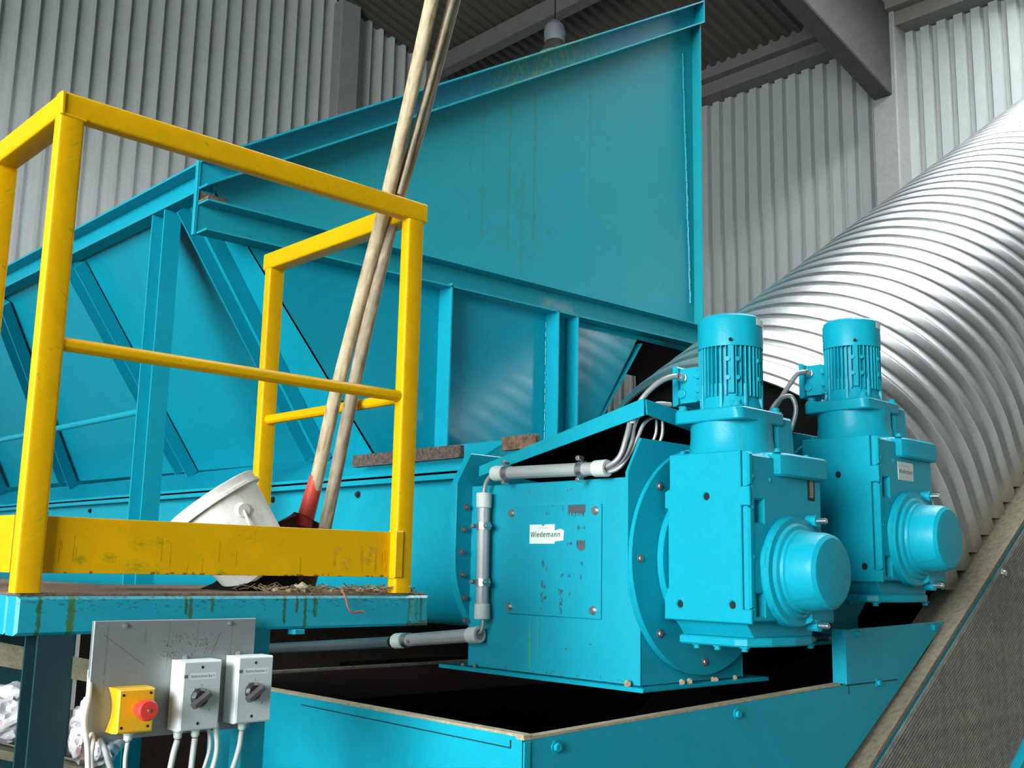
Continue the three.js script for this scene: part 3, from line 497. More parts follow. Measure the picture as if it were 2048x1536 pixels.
  for (const a of [-1.05, -0.75, 0.05]) for (const y of [0.56, 0.615]) part('tie_bolt', rod(V(ax + 0.092 * Math.sin(a), y, az + 0.092 * Math.cos(a)), V(ax + 0.099 * Math.sin(a), y, az + 0.099 * Math.cos(a)), 0.007, 0.007, 10), castPaint, t);
  part('fan_cowl', turned(V(ax, 0.66, az), v3(0, 1, 0), [[0.090, -0.004], [0.0965, -0.004], [0.0965, 0.076], [0.092, 0.088], [0.082, 0.095], [0.06, 0.098], [0, 0.098]], 56), castPaint, t);
  const an = -0.08; // print label stuck to the cowl
  part('cowl_label', (() => { const rows = [[], []]; for (let i = 0; i <= 6; i++) { const a = an + i / 6 * 0.55; for (const k of [0, 1]) rows[k].push(V(ax + 0.0975 * Math.sin(a), 0.722 + 0.02 * k, az + 0.0975 * Math.cos(a))); } return sheet(rows); })(), greyPlastic, t, 'pale label on the cowl');
  part('cowl_screw', rod(V(ax - 0.078, 0.672, az + 0.055), V(ax - 0.086, 0.672, az + 0.061), 0.005, 0.005, 8), holeMat, t);
  // terminal box on the far side, glands towards the hall
  part('terminal_box', box(2.575, 2.685, 0.505, 0.612, -2.0, -1.925, 0.008), castPaint, t);
  part('terminal_box_neck', box(2.585, 2.68, 0.51, 0.61, -1.93, -1.90, 0.004), castPaint, t);
  part('terminal_box_lid', box(2.57, 2.69, 0.498, 0.622, -2.022, -2.0, 0.005), castPaint, t);
  for (const [y, z, r] of [[0.535, -1.985, 0.015], [0.588, -1.925, 0.013], [0.545, -1.922, 0.013]]) part('blanking_plug', turned(V(2.577, y, z), v3(-1, 0, 0), [[r, 0], [r, 0.006], [r * 0.8, 0.008], [0, 0.006]], 20), castPaint, t);
  part('cable_gland', merge([turned(V(2.577, 0.583, -1.975), v3(-1, 0.0, 0), [[0.014, 0], [0.014, 0.012], [0.010, 0.014], [0.013, 0.018], [0.013, 0.03], [0.006, 0.036], [0, 0.036]], 8, 0.3)]), steelBolt, t, 'nickel cable gland');
  const np = box(2.765, 2.802, 0.212, 0.282, -1.679, -1.6765, 0.0004);
  uvRect(np, 'x', 2.765, 2.802, 'y', 0.212, 0.282);
  part('nameplate', np, std({ roughness: 0.4, metalness: 0.3, map: canvasMap(128, 240, (x, w, h) => { x.fillStyle = 'rgb(24,28,26)'; x.fillRect(0, 0, w, h); x.fillStyle = 'rgb(150,150,130)'; x.fillRect(36, 34, 66, 172); x.fillStyle = 'rgb(70,72,64)'; for (let i = 0; i < 8; i++) x.fillRect(42, 46 + i * 19, 54, 6); }) }), t, 'dark nameplate with a metal centre');
  return t;
}
const gm1 = gearmotor();
const gm2 = gm1.clone(); gm2.name = numbered('gearmotor'); gm2.position.add(v3(0.72, 0.115, 0)); scene.add(gm2);
tag(gm2, 'rear turquoise gearmotor standing against the corrugated cover, white sticker on its gear housing', 'gearmotor', 'gearmotors');
{
  const old = gm2.children.find((c) => c.name.startsWith('nameplate')); gm2.remove(old);
  const st = box(2.60, 2.705, 0.198, 0.258, -1.679, -1.6765, 0.0004); uvRect(st, 'x', 2.60, 2.705, 'y', 0.198, 0.258);
  const m = new THREE.Mesh(st, std({ roughness: 0.6, map: canvasMap(256, 146, (x, w, h) => { x.fillStyle = 'rgb(196,204,192)'; x.fillRect(0, 0, w, h); x.fillStyle = 'rgb(46,84,66)'; x.font = 'bold 46px sans-serif'; x.textBaseline = 'middle'; x.fillText('Wiedemann', 14, 76, 226); x.fillStyle = 'rgb(150,160,150)'; for (let i = 0; i < 8; i++) x.fillRect(50 + 18 * i, 26, 12, 6); }) }));
  m.name = 'sticker'; m.userData.label = 'white sticker with green lettering'; m.position.copy(v3(0, 0, 0)).sub(ORIGIN.get(gm1)); m.castShadow = m.receiveShadow = true; gm2.add(m);
}
finish(gm1); finish(gm2);

// ---------------------------------------------------------------- conveyor: boot, trough with mesh guard, corrugated cover
const INC = 32 * Math.PI / 180, D = v3(Math.cos(INC), Math.sin(INC), 0), N = v3(-Math.sin(INC), Math.cos(INC), 0);
const along = (t, n, z) => v3(0, EYE, z).addScaledVector(D, t).addScaledVector(N, n);   // t up the conveyor, n square to it
{
  const b = thing('conveyor_boot', 'open turquoise steel collecting tank with dusty rims under the discharge boxes', 'tank', [2.6, -1.6, -2.4]);
  const ZB = -1.75, XL = 1.70, back = -3.17, ro = -0.366;
  part('left_wall', plate('x', [[ZB, -1.6], [back, -1.6], [back, ro], [ZB, ro]], XL, XL + 0.006, 0.001), paint, b);
  part('front_wall', plate('z', [[XL, -1.6], [1.4 + 1.3, -1.6], [2.70, -0.78], [3.053, -0.573], [3.764, -0.153], [3.08, -0.166], [3.08, -0.331], [XL, -0.37]], ZB - 0.006, ZB, 0.001), paint, b);
  part('return_edge', box(3.08, 3.086, -0.331, -0.166, ZB - 0.048, ZB - 0.006, 0.001), paint, b);
  part('upper_seam', merge([box(3.07, 3.40, -0.335, -0.331, ZB, ZB + 0.0015, 0), box(3.086, 3.090, -0.36, -0.335, ZB, ZB + 0.0015, 0)]), darkPaint, b);
  part('corner_post', box(XL - 0.002, XL + 0.018, -1.6, -0.375, ZB - 0.001, ZB + 0.004, 0.001), paint, b);
  // folded rims lying under dust
  part('rim', merge([box(XL - 0.003, XL + 0.024, ro, ro + 0.006, back, ZB + 0.002, 0.001)]), dust, b, 'dust-covered left rim');
  part('rim', profile(V(XL, -0.372, ZB - 0.012), V(3.04, -0.331, ZB - 0.012), [[-0.013, 0], [0.013, 0], [0.013, 0.006], [-0.013, 0.006]]), dust, b, 'dust-covered front rim');
  part('rim', box(XL, 3.9, -0.36, -0.35, back - 0.03, back, 0.002), darkDust, b, 'dust-covered back rim');
  part('back_wall', box(XL, 3.9, -0.46, -0.36, back - 0.008, back, 0.001), darkRust, b, 'dark rusty strip along the back wall');
  part('back_shade_fill', box(XL, 3.9, -1.6, -0.461, back - 0.008, back, 0.001), voidShade, b);  // black lower part, the shade inside the tank put into colour
  part('shade_fill', merge([box(XL + 0.008, XL + 0.014, -1.6, ro - 0.012, back + 0.01, ZB - 0.012, 0.001), plate('z', [[XL + 0.01, -1.6], [2.70, -1.6], [2.70, -0.8], [3.05, -0.59], [3.70, -0.2], [3.11, -0.2], [3.11, -0.35], [XL + 0.01, -0.385]], ZB - 0.016, ZB - 0.010, 0), box(XL, 3.9, -1.59, -1.2, back + 0.01, ZB - 0.02, 0.001)]), voidShade, b);  // near-black inner plates added for the shade inside the tank
  part('fold_line', merge([profile(V(XL - 0.0005, -0.389, -2.643), V(XL - 0.0005, -0.394, -1.79), [[-0.002, 0], [0.002, 0], [0.002, 0.0025], [-0.002, 0.0025]]), box(XL - 0.002, XL, -0.394, -0.376, -1.793, -1.79, 0)]), darkPaint, b);
  for (const [x, y] of [[1.80, -0.395], [2.498, -0.375], [3.148, -0.180], [3.666, -0.174], [3.27, -0.336]]) bolt(b, [x, y, ZB], [0, 0, 1], 0.010, paint);
  finish(b);

  const f = thing('inclined_conveyor', 'inclined conveyor with a dusty flange and dark wire mesh guard along its near side', 'conveyor', [4.2, -0.9, -2.5]);
  const ZM = -1.70, nT = -2.125, nB = -2.73;
  part('flange', soft(merge([sheet([[along(1.6, -2.165, -1.90), along(9.5, -2.165, -1.90)], [along(1.6, nT, ZM), along(9.5, nT, ZM)]].map((r) => r.slice().reverse())), profile(along(1.6, nT - 0.012, ZM), along(9.5, nT - 0.012, ZM), [[-0.004, 0], [0.004, 0], [0.004, 0.014], [-0.004, 0.014]], N)]), 0.3), darkDust, f, 'dust-covered flange');
  part('edge_strip', profile(along(1.6, nT - 0.035, ZM - 0.004), along(9.5, nT - 0.035, ZM - 0.004), [[-0.003, 0], [0.003, 0], [0.003, 0.03], [-0.003, 0.03]], N), paint, f);
  // wire mesh: upright and cross wires, one piece of real wires
  const wires = [], wb = new THREE.BoxGeometry(1, 1, 1);
  for (let t = 1.8; t < 5.2; t += 0.0105) { // wires run upright (vertical) between the two inclined edges
    const h = (nT - nB) / Math.cos(INC), p = along(t, nT, ZM + 0.004);
    wires.push(new THREE.BoxGeometry(0.0032, h, 0.003).translate(p.x, p.y - h / 2 - 0.03, p.z));
  }
  for (let n = nB; n < nT - 0.03; n += 0.0125) { const g = new THREE.BoxGeometry(3.4, 0.0028, 0.0026); g.rotateZ(INC); const p = along(3.5, n, ZM + 0.006); wires.push(g.translate(p.x, p.y, p.z)); }
  const wm = part('mesh_guard', merge(wires), std({ roughness: 0.8, metalness: 0.1, map: grainMap(128, 2, (u, v) => { const n = tile(u, v, 3, 171); return mixc([0.12, 0.115, 0.09], [0.25, 0.235, 0.19], 0.5 + n * 1.4); }) }), f); wm.userData.kind = 'stuff';
  part('side_plate', profile(along(1.6, nB - 0.05, ZM - 0.06), along(9.5, nB - 0.05, ZM - 0.06), [[-0.004, 0], [0.004, 0], [0.004, nT - nB], [-0.004, nT - nB]], N), voidShade, f);
  part('lower_beam', profile(along(1.2, nB - 0.3, ZM - 0.01), along(9.5, nB - 0.3, ZM - 0.01), [[-0.05, 0], [0.015, 0], [0.015, 0.28], [-0.05, 0.28]], N, 0.003), paint, f);
  part('belt', profile(along(0.6, -2.55, -2.6), along(9.5, -2.55, -2.6), [[-0.75, 0], [0.75, 0], [0.75, 0.03], [-0.75, 0.03]], N), rubber, f, 'black conveyor belt');
  part('far_side', profile(along(1.6, -2.8, -3.44), along(9.5, -2.8, -3.44), [[-0.004, 0], [0.004, 0], [0.004, 0.7], [-0.004, 0.7]], N), paint, f);
  bolt(f, [4.13, 0.02, ZM + 0.01], [0, 0, 1], 0.011, zinc);
  part('support_leg', tube(V(7.6, -1.6, -1.9), V(7.6, 2.0, -1.9), 0.1), paint, f);
  part('support_leg', tube(V(7.6, -1.6, -3.3), V(7.6, 2.0, -3.3), 0.1), paint, f);
  finish(f);

  // corrugated arched cover: pitch 0.135 m, narrow valleys
  const c = thing('conveyor_cover', 'large arched corrugated galvanised steel cover rising over the conveyor to the upper right', 'conveyor cover', [3.82, 0.147, -2.6]);
  const R = 0.782, A = v3(3.818, 0.147 + EYE, -2.6), K = 0.275, pitch = 0.135;
  const prof = (s) => { const q = s - Math.floor(s); return 0.006 * Math.sin(Math.PI * q) ** 0.5 - 0.022 * Math.exp(-(((q < 0.5 ? q : q - 1) / 0.115) ** 2)); };
  const shell = (t0, t1, off) => {
    const rows = [], n = Math.round((t1 - t0) / pitch * 18);
    for (let i = 0; i <= n; i++) {
      const t = t0 + (t1 - t0) * i / n, r = R + prof(t / pitch + 0.02) + off, row = [];
      const put = (nz, nn, k) => row.push(A.clone().addScaledVector(D, t).add(v3(0, 0, nz)).addScaledVector(N, nn - k));
      const ph = t / pitch + 0.02, K2 = K - 0.05 + 0.084 * (ph - Math.floor(ph)); put(r, 0, K2); put(r, 0, K * 0.5);
      for (let j = 0; j <= 48; j++) { const a = j / 48 * Math.PI; put(r * Math.cos(a), r * Math.sin(a), 0); }
      put(-r, 0, K * 0.5); put(-r, 0, K2); rows.push(row);
    }
    return sheet(rows);
  };
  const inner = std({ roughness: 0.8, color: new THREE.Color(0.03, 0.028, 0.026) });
  for (let k = 0; k < 4; k++) {
    const t0 = k * pitch * 14, t1 = (k + 1) * pitch * 14;
    const s = part('cover_sheet', shell(t0, t1, 0.0015 * (k % 2)), galv, c);
    mesh('dark_inside', shell(t0, t1, -0.006), inner, s);  // near-black inner skin, the tunnel shade put into its colour
  }
  const cur = []; for (let j = 0; j <= 32; j++) { const a = j / 32 * Math.PI; cur.push([Math.cos(a) * (R - 0.035), Math.sin(a) * (R - 0.035)]); }
  cur.push([-(R - 0.035), -K], [R - 0.035, -K]);
  const cg = extrude(cur.map(([a, b]) => [-a, b]), 0.006); cg.applyMatrix4(new THREE.Matrix4().makeBasis(v3(0, 0, -1), N, D).setPosition(A.clone().addScaledVector(D, 0.10)));
  part('tunnel_shade', cg, rubber, c, 'black sheet added for the dark of the tunnel');  // black sheet added across the tunnel mouth to hold its shade
  finish(c);
}

// ---------------------------------------------------------------- access platform and railing
const XP0 = 0.757, XP1 = 1.657, ZF = -2.146, ZR = -2.86, YP = -0.072;
{
  const p = thing('access_platform', 'turquoise steel access platform with a rusty brown deck under the yellow railing', 'platform', [1.2, -1.6, -2.5]);
  const beamMap = canvasMap(1024, 96, (x, w, h) => {
    mottled(x, w, h, PAINT, 0.2, 120);
    for (const [u, l, c] of [[0.04, 1, 'rgb(60,70,20)'], [0.098, 1, 'rgb(70,86,14)'], [0.105, 0.9, 'rgb(84,92,20)'], [0.34, 0.5, 'rgb(50,70,20)'], [0.352, 0.75, 'rgb(66,74,20)'], [0.40, 0.4, 'rgb(60,80,30)'], [0.58, 0.8, 'rgb(50,66,20)'], [0.61, 0.5, 'rgb(70,60,30)'], [0.635, 0.95, 'rgb(52,70,24)'], [0.66, 0.6, 'rgb(52,70,24)']]) for (let i = 0; i < 3; i++) streak(x, (u + 0.006 * rnd()) * w, 0, l * h, 4, c, 0.5);
    for (let i = 0; i < 16; i++) streak(x, (0.93 + 0.065 * rnd()) * w, 0, (0.5 + 0.5 * rnd()) * h, 2.5, rnd() < 0.6 ? 'rgb(60,52,24)' : 'rgb(120,130,90)', 0.6);
    for (let i = 0; i < 300; i++) { x.fillStyle = rnd() < 0.5 ? 'rgb(74,60,30)' : 'rgb(40,64,40)'; x.globalAlpha = 0.35; x.fillRect(rnd() * w, rnd() * rnd() * h * 0.5, 2 + 9 * rnd(), 1 + 4 * rnd()); }
    for (let i = 0; i < 40; i++) { x.fillStyle = 'rgb(110,62,34)'; x.globalAlpha = 0.5; x.fillRect((0.93 + 0.065 * rnd()) * w, h * (0.8 + 0.2 * rnd()), 4 + 10 * rnd(), 2 + 5 * rnd()); }
    x.globalAlpha = 1;
  });
  const beamPaint = new THREE.MeshPhysicalMaterial({ map: beamMap, roughness: 0.45 });
  const fb = tubeX(0.735, 1.738, -0.146, YP, ZF - 0.05, ZF + 0.004);
  function tubeX(a, b, y0, y1, z0, z1) { return box(a, b, y0, y1, z0, z1, 0.006); }
  uvRect(fb, 'x', 0.735, 1.738, 'y', -0.146, YP);
  part('front_beam', fb, beamPaint, p);
  part('left_beam', box(0.735, 0.785, -0.146, YP, -4.2, ZF - 0.052, 0.006), paint, p);
  part('rear_beam', box(0.785, 1.738, -0.146, YP, ZR - 0.05, ZR, 0.006), paint, p);
  part('right_beam', box(1.69, 1.738, -0.14, YP, ZR, ZF - 0.052, 0.006), paint, p);
  const deckPts = [[0.742, ZF - 0.004], [1.732, ZF - 0.004], [1.732, ZR - 0.04], [1.2, ZR - 0.04], [1.2, -4.2], [0.742, -4.2]];
  part('deck_plate', plate('y', deckPts, YP, YP + 0.006, 0.001), rust, p, 'rusty brown deck plate');
  // legs: rolled H-section on the left, square tube behind the panel
  const H = (w, h, t) => [[-w, -h], [w, -h], [w, -h + t], [t / 2, -h + t], [t / 2, h - t], [w, h - t], [w, h], [-w, h], [-w, h - t], [-t / 2, h - t], [-t / 2, -h + t], [-w, -h + t]];
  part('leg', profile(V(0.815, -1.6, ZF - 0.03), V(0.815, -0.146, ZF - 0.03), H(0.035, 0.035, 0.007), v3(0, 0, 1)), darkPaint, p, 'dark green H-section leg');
  part('leg', tube(V(1.262, -1.6, ZF - 0.028), V(1.262, -0.146, ZF - 0.028), 0.06, 0.05, 0.006, v3(0, 0, 1)), paint, p);
  part('leg', tube(V(1.66, -1.6, ZR - 0.02), V(1.66, -0.146, ZR - 0.02), 0.05, 0.05, 0.006, v3(0, 0, 1)), paint, p);
  part('leg', tube(V(0.77, -1.6, -4.1), V(0.77, -0.146, -4.1), 0.05, 0.05, 0.006, v3(0, 0, 1)), paint, p);
  part('bracket', box(1.345, 1.372, -0.158, -0.147, ZF - 0.02, ZF + 0.01, 0.001), paint, p);
  finish(p);

  const g = thing('guard_railing', 'yellow painted square-tube guard railing with toe boards around the platform', 'railing', [1.2, YP + 0.006, -2.5]);
  const top = 0.952, S = 0.052, SZ = 0.034, y0 = YP + 0.006;
  const post = (x, z, h) => part('post', tube(V(x, y0, z), V(x, h, z), S, SZ, 0.006, v3(0, 0, 1)), yellow, g);
  const xl = XP0 - 0.003, xr = XP1, zf = ZF - 0.017;
  post(xl, zf, top - S); post(xr, zf, top - S); post(xr, ZR + 0.002, top - S - 0.0); post(xl, -2.56, top - S);
  part('top_rail', tube(V(xl - S / 2, top - S / 2, zf), V(xr + S / 2 + 0.008, top - S / 2, zf), SZ, S, 0.006), yellow, g, 'front top rail');
  part('top_rail', tube(V(xl, top - S / 2, zf - SZ / 2), V(xl, top - S / 2, -3.0), S, S, 0.006), yellow, g, 'left top rail');
  part('top_rail', tube(V(xr, top - S / 2, zf - SZ / 2), V(xr, top - S / 2, ZR - 0.024), S, S, 0.006), yellow, g, 'right top rail');
  part('mid_rail', rod(V(xl, 0.428, zf), V(xr, 0.428, zf), 0.0145), yellow, g, 'front middle rail');
  part('mid_rail', rod(V(xr, 0.428, zf), V(xr, 0.428, ZR), 0.0145), yellow, g, 'right middle rail');
  const toe = box(xl + S / 2, xr - S / 2 - 0.002, -0.028, 0.083, zf - 0.008, zf - 0.001, 0.001);
  uvRect(toe, 'x', 0.78, 1.64, 'y', -0.028, 0.083);
  part('toe_board', toe, new THREE.MeshPhysicalMaterial({ roughness: 0.42, specularIntensity: 0.3, map: canvasMap(1024, 136, (x, w, h) => {
    mottled(x, w, h, YELLOW, 0.22, 110);
    for (let k = 0; k < 9; k++) { const U = rnd() * w, Q = rnd() * h, R1 = 14 + 40 * rnd(); for (let i = 0; i < 90; i++) { const a = rnd() * 6.3, q = R1 * rnd(); x.fillStyle = 'rgb(132,136,8)'; x.globalAlpha = 0.10; x.fillRect(U + q * Math.cos(a), Q + 0.5 * q * Math.sin(a), 3 + 7 * rnd(), 2 + 4 * rnd()); } }
    for (let i = 0; i < 22; i++) streak(x, rnd() * w, h * (0.3 + 0.5 * rnd()), h * (0.1 + 0.35 * rnd()), 1.6, 'rgb(70,58,10)', 0.45);
    for (const [u, v] of [[0.80, 0.42], [0.92, 0.4], [0.83, 0.7], [0.9, 0.6]]) for (let i = 0; i < 40; i++) { x.fillStyle = 'rgb(150,136,100)'; x.globalAlpha = 0.22; x.fillRect(u * w + 30 * (rnd() - 0.5), v * h + 30 * (rnd() - 0.5) * (rnd() + 0.3), 2 + 5 * rnd(), 2 + 6 * rnd()); }
    for (let i = 0; i < 40; i++) { x.fillStyle = 'rgb(96,48,20)'; x.globalAlpha = 0.6; x.fillRect(rnd() * w, h * (0.95 + 0.05 * rnd()), 3 + 12 * rnd(), 3 + 5 * rnd()); }
    x.globalAlpha = 1;
  }) }), g, 'front toe board with scratches');
  part('toe_board', box(xl - S / 2 + 0.002, xl - S / 2 + 0.008, -0.028, 0.083, -2.9, zf - S / 2, 0.001), yellow, g, 'left toe board');
  part('post_sleeve', box(xr - S / 2 - 0.006, xr - 0.006, -0.03, 0.086, zf - 0.012, zf + SZ / 2 + 0.004, 0.003), yellow, g, 'folded end of the toe board on the right post');
  const wl = part('corner_weld', merge([rod(V(xl + 0.0265, top - S, zf + 0.0175), V(xl - 0.026, top - S + 0.002, zf + 0.0175), 0.004, 0.003, 6), rod(V(xl - 0.022, top - S, zf + 0.018), V(xl - 0.024, top - 0.004, zf + 0.018), 0.0035, 0.004, 6)]), yellow, g);
  finish(g);
}

// ---------------------------------------------------------------- control panel under the platform
{
  const ZP = -2.115;
  const pl = thing('mounting_plate', 'grey steel mounting plate bolted under the front platform beam', 'plate', [1.06, -0.345, ZP]);
  const g = box(0.876, 1.232, -0.348, -0.119, ZP - 0.012, ZP, 0.0012); uvRect(g, 'x', 0.876, 1.232, 'y', -0.348, -0.119);
  part('plate', g, std({ roughness: 0.45, metalness: 0.35, map: canvasMap(720, 464, (x, w, h) => {
    mottled(x, w, h, [0.24, 0.26, 0.255], 0.2, 80);
    for (const [u, v, l] of [[0.44, 0.02, 0.4], [0.62, 0.02, 0.2], [0.84, 0.02, 0.45], [0.08, 0.02, 0.6], [0.3, 0.05, 0.15]]) streak(x, u * w, v * h, l * h, 5, 'rgb(96,92,70)', 0.3);
    x.strokeStyle = 'rgb(70,66,50)'; x.lineWidth = 2.5; x.globalAlpha = 0.7; x.beginPath(); x.moveTo(0.77 * w, 0.12 * h); x.lineTo(0.72 * w, 0.3 * h); x.stroke(); x.globalAlpha = 0.3; x.lineWidth = 5; x.beginPath(); x.moveTo(0.06 * w, 0.12 * h); x.lineTo(0.3 * w, 0.38 * h); x.stroke();
    for (let i = 0; i < 90; i++) { x.fillStyle = 'rgb(60,54,40)'; x.globalAlpha = 0.4; x.fillRect(w * (0.4 + 0.35 * rnd()), h * (0.12 + 0.2 * rnd()), 2 + 4 * rnd(), 2 + 8 * rnd()); }
    x.globalAlpha = 1;
  }) }), pl);
  for (const x of [0.938, 1.17]) bolt(pl, [x, -0.129, ZP], [0, 0, 1], 0.0038, steelBolt);
  finish(pl);

  const es = thing('emergency_stop', 'small yellow emergency stop box with a red mushroom button, left of the grey switches', 'emergency stop', [0.953, -0.331, -2.09]);
  const e0 = 0.914, e1 = 0.989, b0 = -0.331, b1 = -0.246, zf = -2.064;
  const waist = []; for (let i = 0; i <= 10; i++) { const t = i / 10; waist.push([e0 + 0.010 * Math.sin(Math.PI * t), b0 + (b1 - b0) * t]); }
  const waist2 = waist.map(([x, y]) => [e1 + e0 - x, y]).reverse();
  const eY = std({ roughness: 0.45, color: new THREE.Color(0.78, 0.42, 0.005) });
  part('enclosure', plate('z', [...waist, ...waist2].map(([x, y]) => [x, y]), ZP, zf - 0.012, 0.002), eY, es);
  part('front_cover', box(e0 + 0.001, e1 - 0.001, b0 + 0.001, b1 - 0.001, zf - 0.013, zf, 0.003), eY, es);
  for (const [x, y] of [[e0 + 0.010, b1 - 0.012], [e1 - 0.010, b1 - 0.010], [e0 + 0.010, b0 + 0.012], [e1 - 0.012, b0 + 0.012]]) part('screw_recess', rod(V(x, y, zf - 0.002), V(x, y, zf + 0.0006), 0.0028, 0.0028, 10), holeMat, es);
  const bt = part('button', turned(V(0.957, -0.284, zf), v3(0, 0, 1), [[0.012, 0], [0.012, 0.010], [0.0165, 0.012], [0.0205, 0.036], [0.020, 0.041], [0.017, 0.0435], [0, 0.044]], 36), redPlastic, es, 'red mushroom button');
  mesh('button_rivet', rod(V(0.957, -0.284, zf + 0.0435), V(0.957, -0.284, zf + 0.0455), 0.0035, 0.003, 12), steelBolt, bt);
  finish(es);

  const sw = (x0, x1, y0, y1, label, text) => {
    const s = thing('rotary_switch', label, 'switch', [(x0 + x1) / 2, y0, -2.09], 'grey rotary switch boxes');
    const zf = -2.060;
    part('enclosure', box(x0, x1, y0, y1, ZP, zf - 0.004, 0.003), greyPlastic, s);
    const fr = box(x0 + 0.001, x1 - 0.001, y0 + 0.001, y1 - 0.001, zf - 0.006, zf, 0.0025); uvRect(fr, 'x', x0, x1, 'y', y0, y1);
    part('front_cover', fr, std({ roughness: 0.5, map: canvasMap(384, 616, (x, w, h) => {
      x.fillStyle = 'rgb(188,196,192)'; x.fillRect(0, 0, w, h);
      x.fillStyle = 'rgb(214,220,216)'; x.fillRect(70, 108, 256, 56);
      x.fillStyle = 'rgb(92,96,96)'; x.font = 'bold 36px sans-serif'; x.textBaseline = 'middle'; x.fillText(text, 80, 138, 236);
      x.fillRect(14, 120, 38, 30); x.strokeStyle = 'rgb(150,156,152)'; x.lineWidth = 2; x.setLineDash([10, 5]); x.beginPath(); x.moveTo(10, 226); x.lineTo(w - 10, 226); x.stroke(); x.setLineDash([]);
      x.fillStyle = 'rgb(70,72,72)'; x.fillRect(190, 206, 5, 22); x.font = 'bold 34px sans-serif'; x.fillText('0', 120, 250); x.fillText('1', 268, 440);
    }) }), s);
    const cx = (x0 + x1) / 2 - 0.004, cy = (y0 + y1) / 2 - 0.004;
    const k = part('knob', turned(V(cx, cy, zf), v3(0, 0, 1), [[0.019, 0], [0.019, 0.004], [0.016, 0.008], [0.014, 0.011], [0, 0.011]], 32), blackPlastic, s, 'black rotary knob');
    mesh('knob_handle', box(-0.0055, 0.0055, -0.026, 0.018, 0.008, 0.026, 0.002).translate(0, -EYE, 0).rotateZ(-0.95).translate(cx, cy + EYE, zf), std({ roughness: 0.5, color: new THREE.Color(0.07, 0.06, 0.055) }), k);
    for (const [x, y] of [[cx + 0.003, y1 - 0.013], [cx, y0 + 0.014]]) part('screw_recess', rod(V(x, y, zf - 0.002), V(x, y, zf + 0.0005), 0.003, 0.003, 10), holeMat, s);
    bolt(s, [cx - 0.012, y1 + 0.004, ZP + 0.002], [0, 0, 1], 0.0038, steelBolt);
    return finish(s);
  };
  sw(1.042, 1.128, -0.336, -0.199, 'grey rotary switch box nearer the yellow emergency stop, label ending in 1', 'Rohrschnecke 1');
  sw(1.165, 1.249, -0.331, -0.195, 'grey rotary switch box at the right edge of the plate, label ending in 2', 'Rohrschnecke 2');

  const cable = (name, pts, r, label, gland, mat = cableMat) => {
    const c = thing(name, label, 'cable', pts[pts.length - 1], 'grey cables below the control panel');
    part('sheath', hose(pts, r, 48, 10), mat, c);
    if (gland) { const [x, y, z] = pts[0]; part('gland', turned(V(x, y + 0.020, z), v3(0, -1, 0), [[0.008, -0.014], [0.011, -0.012], [0.011, 0.002], [0.0085, 0.006], [0.0085, 0.014], [r, 0.018]], 16, 0.3), palePlastic, c); }
    return finish(c);
  };
  const zc = -2.088;
  cable('control_cable', [[0.950, -0.351, zc], [0.948, -0.38, zc], [0.951, -0.44, zc], [0.955, -0.55, zc - 0.02]], 0.0042, 'grey cable leaving the bottom of the yellow emergency stop box', true);
  cable('control_cable', [[1.054, -0.355, zc], [1.047, -0.385, zc], [1.040, -0.44, zc], [1.035, -0.55, zc]], 0.0062, 'thick grey cable under the left corner of the first switch box', true);
  cable('control_cable', [[1.092, -0.355, zc], [1.090, -0.385, zc], [1.087, -0.44, zc], [1.082, -0.55, zc]], 0.0062, 'thick grey cable under the middle of the first switch box', true);
  cable('control_cable', [[1.198, -0.350, zc], [1.193, -0.388, zc], [1.172, -0.45, zc], [1.14, -0.55, zc - 0.02]], 0.0055, 'grey cable curving away under the second switch box', true);
  cable('control_cable', [[1.128, -0.336, zc - 0.015], [1.127, -0.375, zc], [1.110, -0.44, zc], [1.09, -0.55, zc]], 0.0042, 'thin grey cable between the two switch boxes', false);
  cable('control_cable', [[1.142, -0.33, zc - 0.01], [1.142, -0.385, zc], [1.130, -0.44, zc], [1.11, -0.55, zc]], 0.006, 'grey cable with a gland between the two switch boxes', false, palePlastic);
  cable('control_cable', [[0.884, -0.215, ZP - 0.02], [0.872, -0.262, -2.105], [0.866, -0.303, -2.1], [0.877, -0.359, -2.1], [0.885, -0.45, -2.1], [0.89, -0.55, -2.1]], 0.0055, 'white cable looping around the left edge of the mounting plate', false, whitePlastic);
  cable('control_cable', [[0.892, -0.325, ZP - 0.02], [0.886, -0.345, -2.1], [0.885, -0.37, -2.1], [0.897, -0.45, -2.1], [0.90, -0.55, -2.1]], 0.005, 'short white cable just right of the looping cable', false, whitePlastic);
  cable('control_cable', [[0.905, -0.335, ZP - 0.02], [0.910, -0.36, -2.1], [0.922, -0.39, -2.1], [0.945, -0.45, -2.1], [0.97, -0.55, -2.1]], 0.006, 'grey cable between the looping cable and the emergency stop', false);
}

